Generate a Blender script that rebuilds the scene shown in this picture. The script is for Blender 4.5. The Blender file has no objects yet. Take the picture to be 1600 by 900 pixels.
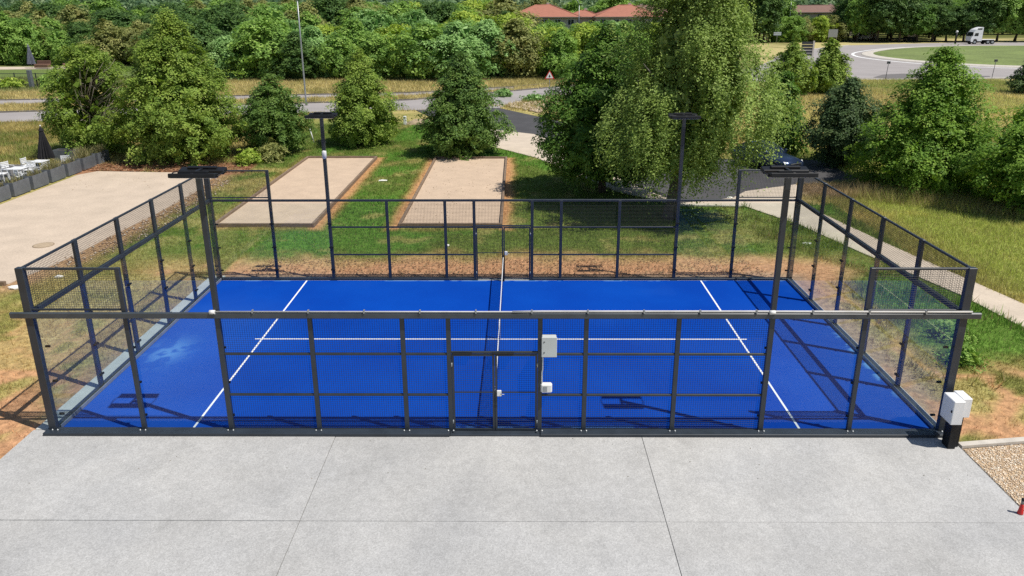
import bpy, math, random
import numpy as np
from mathutils import Vector, Matrix

# ------------------------------------------------------------------ camera, sky, sun, exposure
sc = bpy.context.scene
COL = sc.collection
R = math.radians

cam_d = bpy.data.cameras.new("camera")
cam = bpy.data.objects.new("camera", cam_d)
COL.objects.link(cam)
sc.camera = cam
cam_d.sensor_fit = 'HORIZONTAL'
cam_d.sensor_width = 36.0
cam_d.lens = 1192.4327 / 1600.0 * 36.0
cam_d.shift_x = 0.0
cam_d.shift_y = -47.3971 / 1600.0
cam_d.clip_start = 0.1
cam_d.clip_end = 6000.0
_th, _ps, _ro = 0.318437, -0.008667, -0.002791
_c, _s = math.cos(_ps), math.sin(_ps)
_fw = Vector((_s * math.cos(_th), _c * math.cos(_th), -math.sin(_th)))
_r = Vector((_c, -_s, 0.0))
_u = _r.cross(_fw)
_r2 = _r * math.cos(_ro) + _u * math.sin(_ro)
_u2 = -_r * math.sin(_ro) + _u * math.cos(_ro)
cam.matrix_world = Matrix(((_r2.x, _u2.x, -_fw.x, 0.5231), (_r2.y, _u2.y, -_fw.y, -15.3341),
                           (_r2.z, _u2.z, -_fw.z, 9.2299), (0, 0, 0, 1)))

to_sun = Vector((0.49, -0.235, 1.0)).normalized()
sun_el = math.asin(to_sun.z)
sun_az = math.atan2(to_sun.x, to_sun.y)          # from +Y, clockwise

world = bpy.data.worlds.new("World")
sc.world = world
world.use_nodes = True
wn = world.node_tree
bg = wn.nodes["Background"]
sky = wn.nodes.new("ShaderNodeTexSky")
sky.sky_type = 'NISHITA'
sky.sun_disc = False
sky.sun_elevation = sun_el
sky.sun_rotation = sun_az
sky.altitude = 250.0
sky.air_density = 1.0
sky.dust_density = 0.6
sky.ozone_density = 1.0
wn.links.new(sky.outputs[0], bg.inputs[0])
bg.inputs[1].default_value = 0.075

sun_d = bpy.data.lights.new("sun", 'SUN')
sun_d.energy = 4.4
sun_d.angle = R(0.53)
sun_d.color = (1.0, 0.95, 0.87)
sun = bpy.data.objects.new("sun", sun_d)
COL.objects.link(sun)
sun.location = (30, -20, 60)
sun.rotation_euler = (-to_sun).to_track_quat('-Z', 'Y').to_euler()

sc.view_settings.view_transform = 'Standard'
sc.view_settings.look = 'None'
sc.view_settings.exposure = 0.20
sc.view_settings.gamma = 1.0
sc.render.engine = 'CYCLES'
cy = sc.cycles
cy.max_bounces = 8
cy.transparent_max_bounces = 24
cy.diffuse_bounces = 3
cy.glossy_bounces = 3
cy.transmission_bounces = 4
cy.caustics_reflective = False
cy.caustics_refractive = False
cy.use_denoising = False
cy.sample_clamp_indirect = 4.0

rng = np.random.default_rng(7)
random.seed(7)

# ------------------------------------------------------------------ mesh helpers
class MB:
    """collects simple shapes into one mesh"""
    def __init__(self):
        self.v = []
        self.f = []
        self.m = []
        self.sm = []

    def add(self, vs, fs, mi=0, smooth=False):
        o = len(self.v)
        self.v += [tuple(p) for p in vs]
        for f in fs:
            self.f.append(tuple(i + o for i in f))
            self.m.append(mi)
            self.sm.append(smooth)
        return self

    def box(self, x0, x1, y0, y1, z0, z1, mi=0):
        vs = [(x0, y0, z0), (x1, y0, z0), (x1, y1, z0), (x0, y1, z0),
              (x0, y0, z1), (x1, y0, z1), (x1, y1, z1), (x0, y1, z1)]
        fs = [(3, 2, 1, 0), (4, 5, 6, 7), (0, 1, 5, 4), (1, 2, 6, 5), (2, 3, 7, 6), (3, 0, 4, 7)]
        return self.add(vs, fs, mi)

    def bbox(self, x0, x1, y0, y1, z0, z1, b, mi=0):
        """box with chamfered edges"""
        vs, idx = [], {}
        X, Y, Z = (x0, x1), (y0, y1), (z0, z1)
        sg = (1, -1)
        for i in (0, 1):
            for j in (0, 1):
                for k in (0, 1):
                    for ax in range(3):
                        p = [X[i] + sg[i] * b, Y[j] + sg[j] * b, Z[k] + sg[k] * b]
                        p[ax] = (X[i], Y[j], Z[k])[ax]
                        idx[(i, j, k, ax)] = len(vs)
                        vs.append(tuple(p))
        fs = []
        for i in (0, 1):
            q = [idx[(i, 0, 0, 0)], idx[(i, 1, 0, 0)], idx[(i, 1, 1, 0)], idx[(i, 0, 1, 0)]]
            fs.append(q if i else q[::-1])
            q = [idx[(0, i, 0, 1)], idx[(0, i, 1, 1)], idx[(1, i, 1, 1)], idx[(1, i, 0, 1)]]
            fs.append(q if i else q[::-1])
            q = [idx[(0, 0, i, 2)], idx[(1, 0, i, 2)], idx[(1, 1, i, 2)], idx[(0, 1, i, 2)]]
            fs.append(q if i else q[::-1])
        for a in (0, 1):
            for c in (0, 1):
                fs.append((idx[(a, c, 0, 0)], idx[(a, c, 1, 0)], idx[(a, c, 1, 1)], idx[(a, c, 0, 1)]))
                fs.append((idx[(a, 0, c, 0)], idx[(a, 1, c, 0)], idx[(a, 1, c, 2)], idx[(a, 0, c, 2)]))
                fs.append((idx[(0, a, c, 1)], idx[(1, a, c, 1)], idx[(1, a, c, 2)], idx[(0, a, c, 2)]))
        for i in (0, 1):
            for j in (0, 1):
                for k in (0, 1):
                    fs.append((idx[(i, j, k, 0)], idx[(i, j, k, 1)], idx[(i, j, k, 2)]))
        return self.add(vs, fs, mi)

    def tube(self, pts, rad, n=8, caps=True, mi=0, smooth=True):
        pts = [Vector(p) for p in pts]
        if not isinstance(rad, (list, tuple)):
            rad = [rad] * len(pts)
        vs, fs = [], []
        ref = None
        for i, p in enumerate(pts):
            a = pts[max(i - 1, 0)]
            b = pts[min(i + 1, len(pts) - 1)]
            t = (b - a).normalized()
            if ref is None:
                ref = Vector((0, 0, 1)) if abs(t.z) < .9 else Vector((1, 0, 0))
            x = ref.cross(t).normalized()
            y = t.cross(x).normalized()
            ref = y if False else ref
            for k in range(n):
                an = 2 * math.pi * k / n
                vs.append(p + (x * math.cos(an) + y * math.sin(an)) * rad[i])
        for i in range(len(pts) - 1):
            for k in range(n):
                k2 = (k + 1) % n
                fs.append((i * n + k, i * n + k2, (i + 1) * n + k2, (i + 1) * n + k))
        self.add(vs, fs, mi, smooth)
        if caps:
            o = len(self.v) - len(vs)
            self.f.append(tuple(o + k for k in range(n))[::-1])
            self.m.append(mi); self.sm.append(False)
            self.f.append(tuple(o + (len(pts) - 1) * n + k for k in range(n)))
            self.m.append(mi); self.sm.append(False)
        return self

    def lathe(self, prof, c=(0, 0, 0), n=16, mi=0, smooth=True):
        """prof: list of (radius, z)"""
        vs, fs = [], []
        for r, z in prof:
            for k in range(n):
                a = 2 * math.pi * k / n
                vs.append((c[0] + r * math.cos(a), c[1] + r * math.sin(a), c[2] + z))
        for i in range(len(prof) - 1):
            for k in range(n):
                k2 = (k + 1) % n
                fs.append((i * n + k, i * n + k2, (i + 1) * n + k2, (i + 1) * n + k))
        self.add(vs, fs, mi, smooth)
        o = len(self.v) - len(vs)
        self.f.append(tuple(o + k for k in range(n))[::-1]); self.m.append(mi); self.sm.append(False)
        self.f.append(tuple(o + (len(prof) - 1) * n + k for k in range(n))); self.m.append(mi); self.sm.append(False)
        return self

    def prism(self, poly, z0, z1, mi=0):
        """poly: ccw list of (x, y)"""
        n = len(poly)
        vs = [(x, y, z0) for x, y in poly] + [(x, y, z1) for x, y in poly]
        fs = [tuple(range(n))[::-1], tuple(range(n, 2 * n))]
        fs += [(i, (i + 1) % n, n + (i + 1) % n, n + i) for i in range(n)]
        return self.add(vs, fs, mi)

    def xprism(self, poly, x0, x1, mi=0):
        """poly: list of (y, z) extruded along x"""
        n = len(poly)
        vs = [(x0, y, z) for y, z in poly] + [(x1, y, z) for y, z in poly]
        fs = [tuple(range(n))[::-1], tuple(range(n, 2 * n))]
        fs += [(i, (i + 1) % n, n + (i + 1) % n, n + i) for i in range(n)]
        return self.add(vs, fs, mi)

    def mesh(self, name, mat):
        me = bpy.data.meshes.new(name)
        me.from_pydata(self.v, [], self.f)
        mats = mat if isinstance(mat, (list, tuple)) else [mat]
        for m in mats:
            me.materials.append(m)
        me.polygons.foreach_set("material_index", self.m)
        me.polygons.foreach_set("use_smooth", self.sm)
        me.update()
        return me

    def build(self, name, mat, parent=None, loc=None, **props):
        return link(name, self.mesh(name, mat), parent, loc, **props)


def link(name, data, parent=None, loc=None, rot=None, **props):
    o = bpy.data.objects.new(name, data)
    COL.objects.link(o)
    if parent is not None:
        o.parent = parent
    if loc is not None:
        o.location = loc
    if rot is not None:
        o.rotation_euler = rot
    for k, v in props.items():
        o[k] = v
    return o


def thing(name, label, category, loc=(0, 0, 0), rz=0.0, group=None):
    o = link(name, None, None, loc, (0, 0, rz), label=label, category=category)
    o.empty_display_size = 0.2
    if group:
        o["group"] = group
    return o


def np_mesh(name, V, F, mat, smooth=False, attrs=None):
    """V (n,3), F (m,k) arrays; attrs: dict name -> (domain, type, array)"""
    me = bpy.data.meshes.new(name)
    V = np.ascontiguousarray(V, dtype=np.float32)
    F = np.ascontiguousarray(F, dtype=np.int32)
    me.vertices.add(len(V))
    me.vertices.foreach_set("co", V.ravel())
    k = F.shape[1]
    me.loops.add(F.size)
    me.loops.foreach_set("vertex_index", F.ravel())
    me.polygons.add(len(F))
    me.polygons.foreach_set("loop_start", np.arange(len(F), dtype=np.int32) * k)
    me.polygons.foreach_set("loop_total", np.full(len(F), k, dtype=np.int32))
    if smooth:
        me.polygons.foreach_set("use_smooth", np.ones(len(F), dtype=bool))
    for m in (mat if isinstance(mat, (list, tuple)) else [mat]):
        me.materials.append(m)
    for an, (dom, typ, arr) in (attrs or {}).items():
        at = me.attributes.new(an, typ, dom)
        arr = np.ascontiguousarray(arr, dtype=np.float32)
        at.data.foreach_set("color" if typ == 'FLOAT_COLOR' else "value", arr.ravel())
    me.update(calc_edges=True)
    me.validate()
    return me


# numpy value noise
_perm = np.random.default_rng(11).random((256, 256)).astype(np.float32)
def vnoise(x, y, scale=1.0, seed=0):
    x = np.asarray(x, dtype=np.float64) / scale + seed * 17.37
    y = np.asarray(y, dtype=np.float64) / scale + seed * 9.71
    xi = np.floor(x).astype(int); yi = np.floor(y).astype(int)
    fx = x - xi; fy = y - yi
    fx = fx * fx * (3 - 2 * fx); fy = fy * fy * (3 - 2 * fy)
    g = lambda a, b: _perm[a % 256, b % 256]
    return (g(xi, yi) * (1 - fx) * (1 - fy) + g(xi + 1, yi) * fx * (1 - fy)
            + g(xi, yi + 1) * (1 - fx) * fy + g(xi + 1, yi + 1) * fx * fy)
def fbm(x, y, scale=1.0, oct=4, seed=0):
    t = 0; a = .5; tot = 0
    for i in range(oct):
        t = t + a * vnoise(x, y, scale / 2 ** i, seed + i); tot += a; a *= .55
    return t / tot
def sstep(a, b, x):
    t = np.clip((x - a) / (b - a), 0, 1)
    return t * t * (3 - 2 * t)
def inpoly(x, y, poly):
    x = np.asarray(x); y = np.asarray(y)
    r = np.zeros(x.shape, bool)
    n = len(poly)
    for i in range(n):
        x0, y0 = poly[i]; x1, y1 = poly[(i + 1) % n]
        c = ((y0 > y) != (y1 > y)) & (x < (x1 - x0) * (y - y0) / (y1 - y0 + 1e-12) + x0)
        r ^= c
    return r
def polydist(x, y, pts):
    """distance to a polyline"""
    d = np.full(np.shape(x), 1e9)
    for (x0, y0), (x1, y1) in zip(pts[:-1], pts[1:]):
        dx, dy = x1 - x0, y1 - y0
        t = np.clip(((x - x0) * dx + (y - y0) * dy) / (dx * dx + dy * dy + 1e-12), 0, 1)
        d = np.minimum(d, np.hypot(x - x0 - t * dx, y - y0 - t * dy))
    return d

# ------------------------------------------------------------------ materials
def new_mat(name):
    m = bpy.data.materials.new(name)
    m.use_nodes = True
    nt = m.node_tree
    return m, nt, nt.nodes["Principled BSDF"], nt.nodes["Material Output"]

def mat(name, col, rough=.6, var=.12, scale=6.0, metallic=0.0, spec=.5, bump=0.0, bscale=60.0, fine=0.0, fscale=120.0,
        stretch=(1, 1, 1)):
    m, nt, p, out = new_mat(name)
    N, L = nt.nodes.new, nt.links.new
    tc = N("ShaderNodeTexCoord")
    mp = N("ShaderNodeMapping"); mp.inputs["Scale"].default_value = stretch
    L(tc.outputs["Object"], mp.inputs[0])
    nz = N("ShaderNodeTexNoise"); nz.inputs["Scale"].default_value = scale; nz.inputs["Detail"].default_value = 5
    L(mp.outputs[0], nz.inputs[0])
    mx = N("ShaderNodeMix"); mx.data_type = 'RGBA'
    mx.inputs[6].default_value = (*[max(c * (1 - var), 0) for c in col], 1)
    mx.inputs[7].default_value = (*[min(c * (1 + var), 1) for c in col], 1)
    cr = N("ShaderNodeMapRange"); cr.inputs[1].default_value = .3; cr.inputs[2].default_value = .7
    L(nz.outputs["Fac"], cr.inputs[0]); L(cr.outputs[0], mx.inputs[0])
    src = mx.outputs[2]
    if fine > 0:
        n2 = N("ShaderNodeTexNoise"); n2.inputs["Scale"].default_value = fscale; n2.inputs["Detail"].default_value = 3
        L(mp.outputs[0], n2.inputs[0])
        mr = N("ShaderNodeMapRange"); mr.inputs[1].default_value = .3; mr.inputs[2].default_value = .7
        mr.inputs[3].default_value = 1 - fine; mr.inputs[4].default_value = 1 + fine
        L(n2.outputs["Fac"], mr.inputs[0])
        vm = N("ShaderNodeVectorMath"); vm.operation = 'SCALE'
        L(src, vm.inputs[0]); L(mr.outputs[0], vm.inputs["Scale"])
        src = vm.outputs[0]
    L(src, p.inputs["Base Color"])
    p.inputs["Roughness"].default_value = rough
    p.inputs["Metallic"].default_value = metallic
    p.inputs["Specular IOR Level"].default_value = spec
    if bump > 0:
        b = N("ShaderNodeBump"); b.inputs["Strength"].default_value = bump; b.inputs["Distance"].default_value = .02
        n3 = N("ShaderNodeTexNoise"); n3.inputs["Scale"].default_value = bscale; n3.inputs["Detail"].default_value = 3
        L(mp.outputs[0], n3.inputs[0]); L(n3.outputs["Fac"], b.inputs["Height"]); L(b.outputs[0], p.inputs["Normal"])
    return m

def attr_mat(name, rough=.9, fine=.25, fscale=9.0, bump=.4, bscale=14.0, spec=.15, attr="Col", transl=0.0):
    """base colour from a colour attribute, broken up by two noises"""
    m, nt, p, out = new_mat(name)
    N, L = nt.nodes.new, nt.links.new
    at = N("ShaderNodeAttribute"); at.attribute_name = attr
    src = at.outputs["Color"]
    tc = N("ShaderNodeTexCoord")
    if fine > 0:
        for s, f in ((fscale, fine), (fscale * 6, fine * .8)):
            n2 = N("ShaderNodeTexNoise"); n2.inputs["Scale"].default_value = s; n2.inputs["Detail"].default_value = 4
            L(tc.outputs["Object"], n2.inputs[0])
            mr = N("ShaderNodeMapRange"); mr.inputs[1].default_value = .3; mr.inputs[2].default_value = .7
            mr.inputs[3].default_value = 1 - f; mr.inputs[4].default_value = 1 + f
            L(n2.outputs["Fac"], mr.inputs[0])
            vm = N("ShaderNodeVectorMath"); vm.operation = 'SCALE'
            L(src, vm.inputs[0]); L(mr.outputs[0], vm.inputs["Scale"])
            src = vm.outputs[0]
    L(src, p.inputs["Base Color"])
    p.inputs["Roughness"].default_value = rough
    p.inputs["Specular IOR Level"].default_value = spec
    if bump > 0:
        b = N("ShaderNodeBump"); b.inputs["Strength"].default_value = bump; b.inputs["Distance"].default_value = .05
        n3 = N("ShaderNodeTexNoise"); n3.inputs["Scale"].default_value = bscale; n3.inputs["Detail"].default_value = 5
        L(tc.outputs["Object"], n3.inputs[0]); L(n3.outputs["Fac"], b.inputs["Height"]); L(b.outputs[0], p.inputs["Normal"])
    if transl > 0:
        t = N("ShaderNodeBsdfTranslucent"); L(src, t.inputs[0])
        ms = N("ShaderNodeMixShader"); ms.inputs[0].default_value = transl
        L(p.outputs[0], ms.inputs[1]); L(t.outputs[0], ms.inputs[2]); L(ms.outputs[0], out.inputs[0])
    return m

def leaf_mat(name, cols, transl=.26, rough=.55, spec=.18, gain=2.1):
    """leaf colour picked per leaf through a ramp of real leaf colours"""
    m, nt, p, out = new_mat(name)
    N, L = nt.nodes.new, nt.links.new
    at = N("ShaderNodeAttribute"); at.attribute_name = "lv"
    rp = N("ShaderNodeValToRGB")
    el = rp.color_ramp.elements
    while len(el) < len(cols):
        el.new(.5)
    for i, c in enumerate(cols):
        el[i].position = i / (len(cols) - 1)
        el[i].color = (*[min(q * gain, 1) for q in c], 1)
    L(at.outputs["Fac"], rp.inputs[0])
    L(rp.outputs[0], p.inputs["Base Color"])
    p.inputs["Roughness"].default_value = rough
    p.inputs["Specular IOR Level"].default_value = spec
    t = N("ShaderNodeBsdfTranslucent")
    hs = N("ShaderNodeHueSaturation"); hs.inputs["Value"].default_value = 1.5; hs.inputs["Saturation"].default_value = 1.1
    L(rp.outputs[0], hs.inputs["Color"]); L(hs.outputs[0], t.inputs[0])
    ms = N("ShaderNodeMixShader"); ms.inputs[0].default_value = transl
    L(p.outputs[0], ms.inputs[1]); L(t.outputs[0], ms.inputs[2]); L(ms.outputs[0], out.inputs[0])
    return m

def glass_mat(name, tint=(.80, .88, .90), refl=1.0):
    m, nt, p, out = new_mat(name)
    N, L = nt.nodes.new, nt.links.new
    nt.nodes.remove(p)
    tr = N("ShaderNodeBsdfTransparent"); tr.inputs[0].default_value = (*tint, 1)
    gl = N("ShaderNodeBsdfGlossy"); gl.inputs["Roughness"].default_value = 0.0
    gl.inputs[0].default_value = (1, 1, 1, 1)
    ge = N("ShaderNodeNewGeometry")
    dt = N("ShaderNodeVectorMath"); dt.operation = 'DOT_PRODUCT'
    L(ge.outputs["Incoming"], dt.inputs[0]); L(ge.outputs["Normal"], dt.inputs[1])
    def mth(op, a, bv):
        q = N("ShaderNodeMath"); q.operation = op
        if isinstance(a, (int, float)): q.inputs[0].default_value = a
        else: L(a, q.inputs[0])
        if bv is not None:
            if isinstance(bv, (int, float)): q.inputs[1].default_value = bv
            else: L(bv, q.inputs[1])
        return q.outputs[0]
    ab = mth('ABSOLUTE', dt.outputs["Value"], None)
    om = mth('SUBTRACT', 1.0, ab)
    p5 = mth('POWER', om, 5.0)
    sc_ = mth('MULTIPLY', p5, .96)
    f0 = mth('ADD', sc_, .04)
    mu = N("ShaderNodeMath"); mu.operation = 'MULTIPLY'; mu.inputs[1].default_value = refl
    L(f0, mu.inputs[0])
    ms = N("ShaderNodeMixShader")
    L(mu.outputs[0], ms.inputs[0]); L(tr.outputs[0], ms.inputs[1]); L(gl.outputs[0], ms.inputs[2])
    L(ms.outputs[0], out.inputs[0])
    return m

M_steel = mat("anthracite_steel", (.027, .035, .046), rough=.42, var=.18, scale=3, spec=.5, fine=.08, fscale=40)
M_beam = mat("skylit_beam_steel", (.050, .060, .070), rough=.35, var=.18, scale=3, spec=.5, fine=.08, fscale=40)  # anthracite steel made paler, painting in sky and sun on the beam's top
M_wire = mat("dark_wire", (.022, .027, .033), rough=.5, var=.1)
M_black = mat("black_metal", (.010, .011, .013), rough=.5, var=.2, spec=.3)
M_rubber = mat("black_rubber", (.015, .015, .015), rough=.8)
M_galv = mat("galvanised_steel", (.36, .38, .39), rough=.45, var=.12, scale=4, metallic=.6)
M_whitepl = mat("white_plastic", (.74, .74, .72), rough=.45, var=.05, scale=4)
M_greypl = mat("grey_plastic", (.52, .55, .54), rough=.5, var=.05, scale=3)
M_line = mat("white_line_turf", (.80, .81, .80), rough=.9, var=.08, scale=14, fine=.08, fscale=90)
M_whitepaint = mat("white_paint", (.78, .79, .80), rough=.4, var=.05, scale=2)
M_glass = glass_mat("court_glass", tint=(.925, .955, .962), refl=.8)
M_glass_side = M_glass
M_glass_long = glass_mat("long_side_glass", tint=(.925, .955, .962), refl=.42)
M_conc = None
M_red = mat("red_plastic", (.62, .02, .02), rough=.35, var=.08)
M_wood = mat("weathered_timber", (.20, .14, .095), rough=.85, var=.3, scale=5, stretch=(1, 1, 8), fine=.15, fscale=30)
M_planter = mat("grey_planter", (.125, .138, .155), rough=.55, var=.15, scale=4, fine=.06)
M_soil = mat("dark_soil", (.06, .042, .03), rough=1, var=.3, scale=9)
M_bark = mat("brown_bark", (.085, .065, .048), rough=.95, var=.45, scale=9, bump=.6, bscale=18, stretch=(1, 1, .3))
M_birchbark = mat("grey_birch_bark", (.15, .135, .115), rough=.9, var=.6, scale=5, bump=.5, bscale=14, stretch=(1, 1, 1.6))
M_twig = mat("dead_grey_twig", (.30, .26, .21), rough=.95, var=.3, scale=4)
M_kerb = mat("pale_kerb", (.52, .48, .42), rough=.9, var=.15, scale=3, fine=.1)
M_sandstone = mat("pale_stone", (.62, .58, .50), rough=.9, var=.2, scale=20)

def concrete_mat():
    m, nt, p, out = new_mat("exposed_concrete")
    N, L = nt.nodes.new, nt.links.new
    g = N("ShaderNodeTexCoord")
    big = N("ShaderNodeTexNoise"); big.inputs["Scale"].default_value = .55; big.inputs["Detail"].default_value = 6; big.inputs["Roughness"].default_value = .6
    mid = N("ShaderNodeTexNoise"); mid.inputs["Scale"].default_value = 5; mid.inputs["Detail"].default_value = 6
    fin = N("ShaderNodeTexNoise"); fin.inputs["Scale"].default_value = 42; fin.inputs["Detail"].default_value = 4; fin.inputs["Roughness"].default_value = .75
    vor = N("ShaderNodeTexVoronoi"); vor.inputs["Scale"].default_value = 34
    for n in (big, mid, fin, vor):
        L(g.outputs["Object"], n.inputs["Vector"])
    def rng_(src, lo, hi, a=.3, b=.7):
        r = N("ShaderNodeMapRange"); r.inputs[1].default_value = a; r.inputs[2].default_value = b
        r.inputs[3].default_value = lo; r.inputs[4].default_value = hi
        L(src, r.inputs[0]); return r.outputs[0]
    def mul(a, b):
        q = N("ShaderNodeMath"); q.operation = 'MULTIPLY'; L(a, q.inputs[0]); L(b, q.inputs[1]); return q.outputs[0]
    f = mul(mul(rng_(big.outputs["Fac"], .87, 1.08), rng_(mid.outputs["Fac"], .94, 1.05)), rng_(fin.outputs["Fac"], .77, 1.20))
    f = mul(f, rng_(vor.outputs["Color"], .88, 1.11, .1, .9))
    oi = N("ShaderNodeObjectInfo")
    f = mul(f, rng_(oi.outputs["Random"], .955, 1.025, 0, 1))
    # old water and tyre stains
    st = N("ShaderNodeTexNoise"); st.inputs["Scale"].default_value = 1.1; st.inputs["Detail"].default_value = 7; st.inputs["Roughness"].default_value = .7
    sm = N("ShaderNodeMapping"); sm.inputs["Scale"].default_value = (1.0, .35, 1); sm.inputs["Location"].default_value = (3.1, 7.7, 0)
    L(g.outputs["Object"], sm.inputs[0]); L(sm.outputs[0], st.inputs["Vector"])
    f = mul(f, rng_(st.outputs["Fac"], 1.0, .88, .58, .72))
    tint = N("ShaderNodeMix"); tint.data_type = 'RGBA'
    tint.inputs[6].default_value = (.405, .405, .402, 1); tint.inputs[7].default_value = (.450, .444, .428, 1)
    n4 = N("ShaderNodeTexNoise"); n4.inputs["Scale"].default_value = .35; n4.inputs["Detail"].default_value = 3
    L(g.outputs["Object"], n4.inputs["Vector"]); L(rng_(n4.outputs["Fac"], 0, 1), tint.inputs[0])
    vm = N("ShaderNodeVectorMath"); vm.operation = 'SCALE'
    L(tint.outputs[2], vm.inputs[0]); L(f, vm.inputs["Scale"])
    L(vm.outputs[0], p.inputs["Base Color"])
    p.inputs["Roughness"].default_value = .9
    p.inputs["Specular IOR Level"].default_value = .25
    b = N("ShaderNodeBump"); b.inputs["Strength"].default_value = .25; b.inputs["Distance"].default_value = .01
    L(fin.outputs["Fac"], b.inputs["Height"]); L(b.outputs[0], p.inputs["Normal"])
    return m
M_conc = concrete_mat()

# ------------------------------------------------------------------ plan of the place (metres; court centre line x=0, near side y=0)
YARD = [(-25.0, 9.7), (-17.4, 9.7), (-16.9, 12.5), (-16.7, 16.5), (-16.5, 19.0), (-16.4, 23.4), (-17.0, 28.4), (-24.4, 29.0), (-25.0, 28.0)]
DRIVE = [(-9, 56.6), (-1.3, 58.2), (2.2, 52.3), (6.0, 46.0), (10.0, 38.5), (13.4, 32.6), (19.5, 32.2), (19.5, 26.3), (15.6, 25.3), (12.4, 23.7), (11.3, 22.2), (8.5, 21.15),
         (7.0, 24.5), (5.0, 34.0), (1.7, 42.5), (-1.0, 44.5), (-6, 49.5)]
FOOTWAY = [(-6, 49.5), (-1.0, 44.5), (1.7, 42.5), (5.0, 34.0), (7.0, 24.5), (8.5, 21.15), (8.3, 20.8), (5.6, 24.0), (1.7, 33.0), (-1.0, 36.8), (-4.5, 42.0)]
PATH = [(8.3, 20.8), (11.5, 20.5), (12.97, 17.2), (13.96, 13.3), (15.3, 8.7), (15.7, 5.9), (16.1, 2.0), (16.4, -5.0), (18.0, -5.0), (17.5, 4.0), (16.9, 7.8),
        (15.4, 15.0), (14.33, 21.1), (15.6, 25.3), (12.4, 23.7), (11.3, 22.2), (8.5, 21.15)]
ROAD_A = [(-120, 30.0), (-46.8, 48.2), (-42.9, 49.2), (-9.7, 56.8), (-1.3, 58.2), (-0.6, 60.6), (4.0, 68.4), (30, 82), (43, 86.3), (66.3, 88.6), (140, 98.0),
          (185, 112), (200, 150), (150, 190), (113, 189), (99, 184), (80, 176), (66, 160), (57, 147), (48, 130),
          (36, 104), (4.0, 76.5), (-10.7, 64.5), (-46.8, 55.4), (-120, 37.0)]
ROAD_B = [(-120, 47), (-51.2, 61.3), (-11.5, 69.3), (0, 76.0), (0, 78.0), (-11.5, 71.4), (-53.7, 65.0), (-120, 51)]
SERV = [(-31.5, 17), (-26.1, 17), (-26.0, 20), (-26.0, 31.0), (-31.5, 31.0)]
PET = [(-12.85, -8.6, 17.1, 32.8), (-4.65, -0.3, 17.05, 32.55)]

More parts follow.
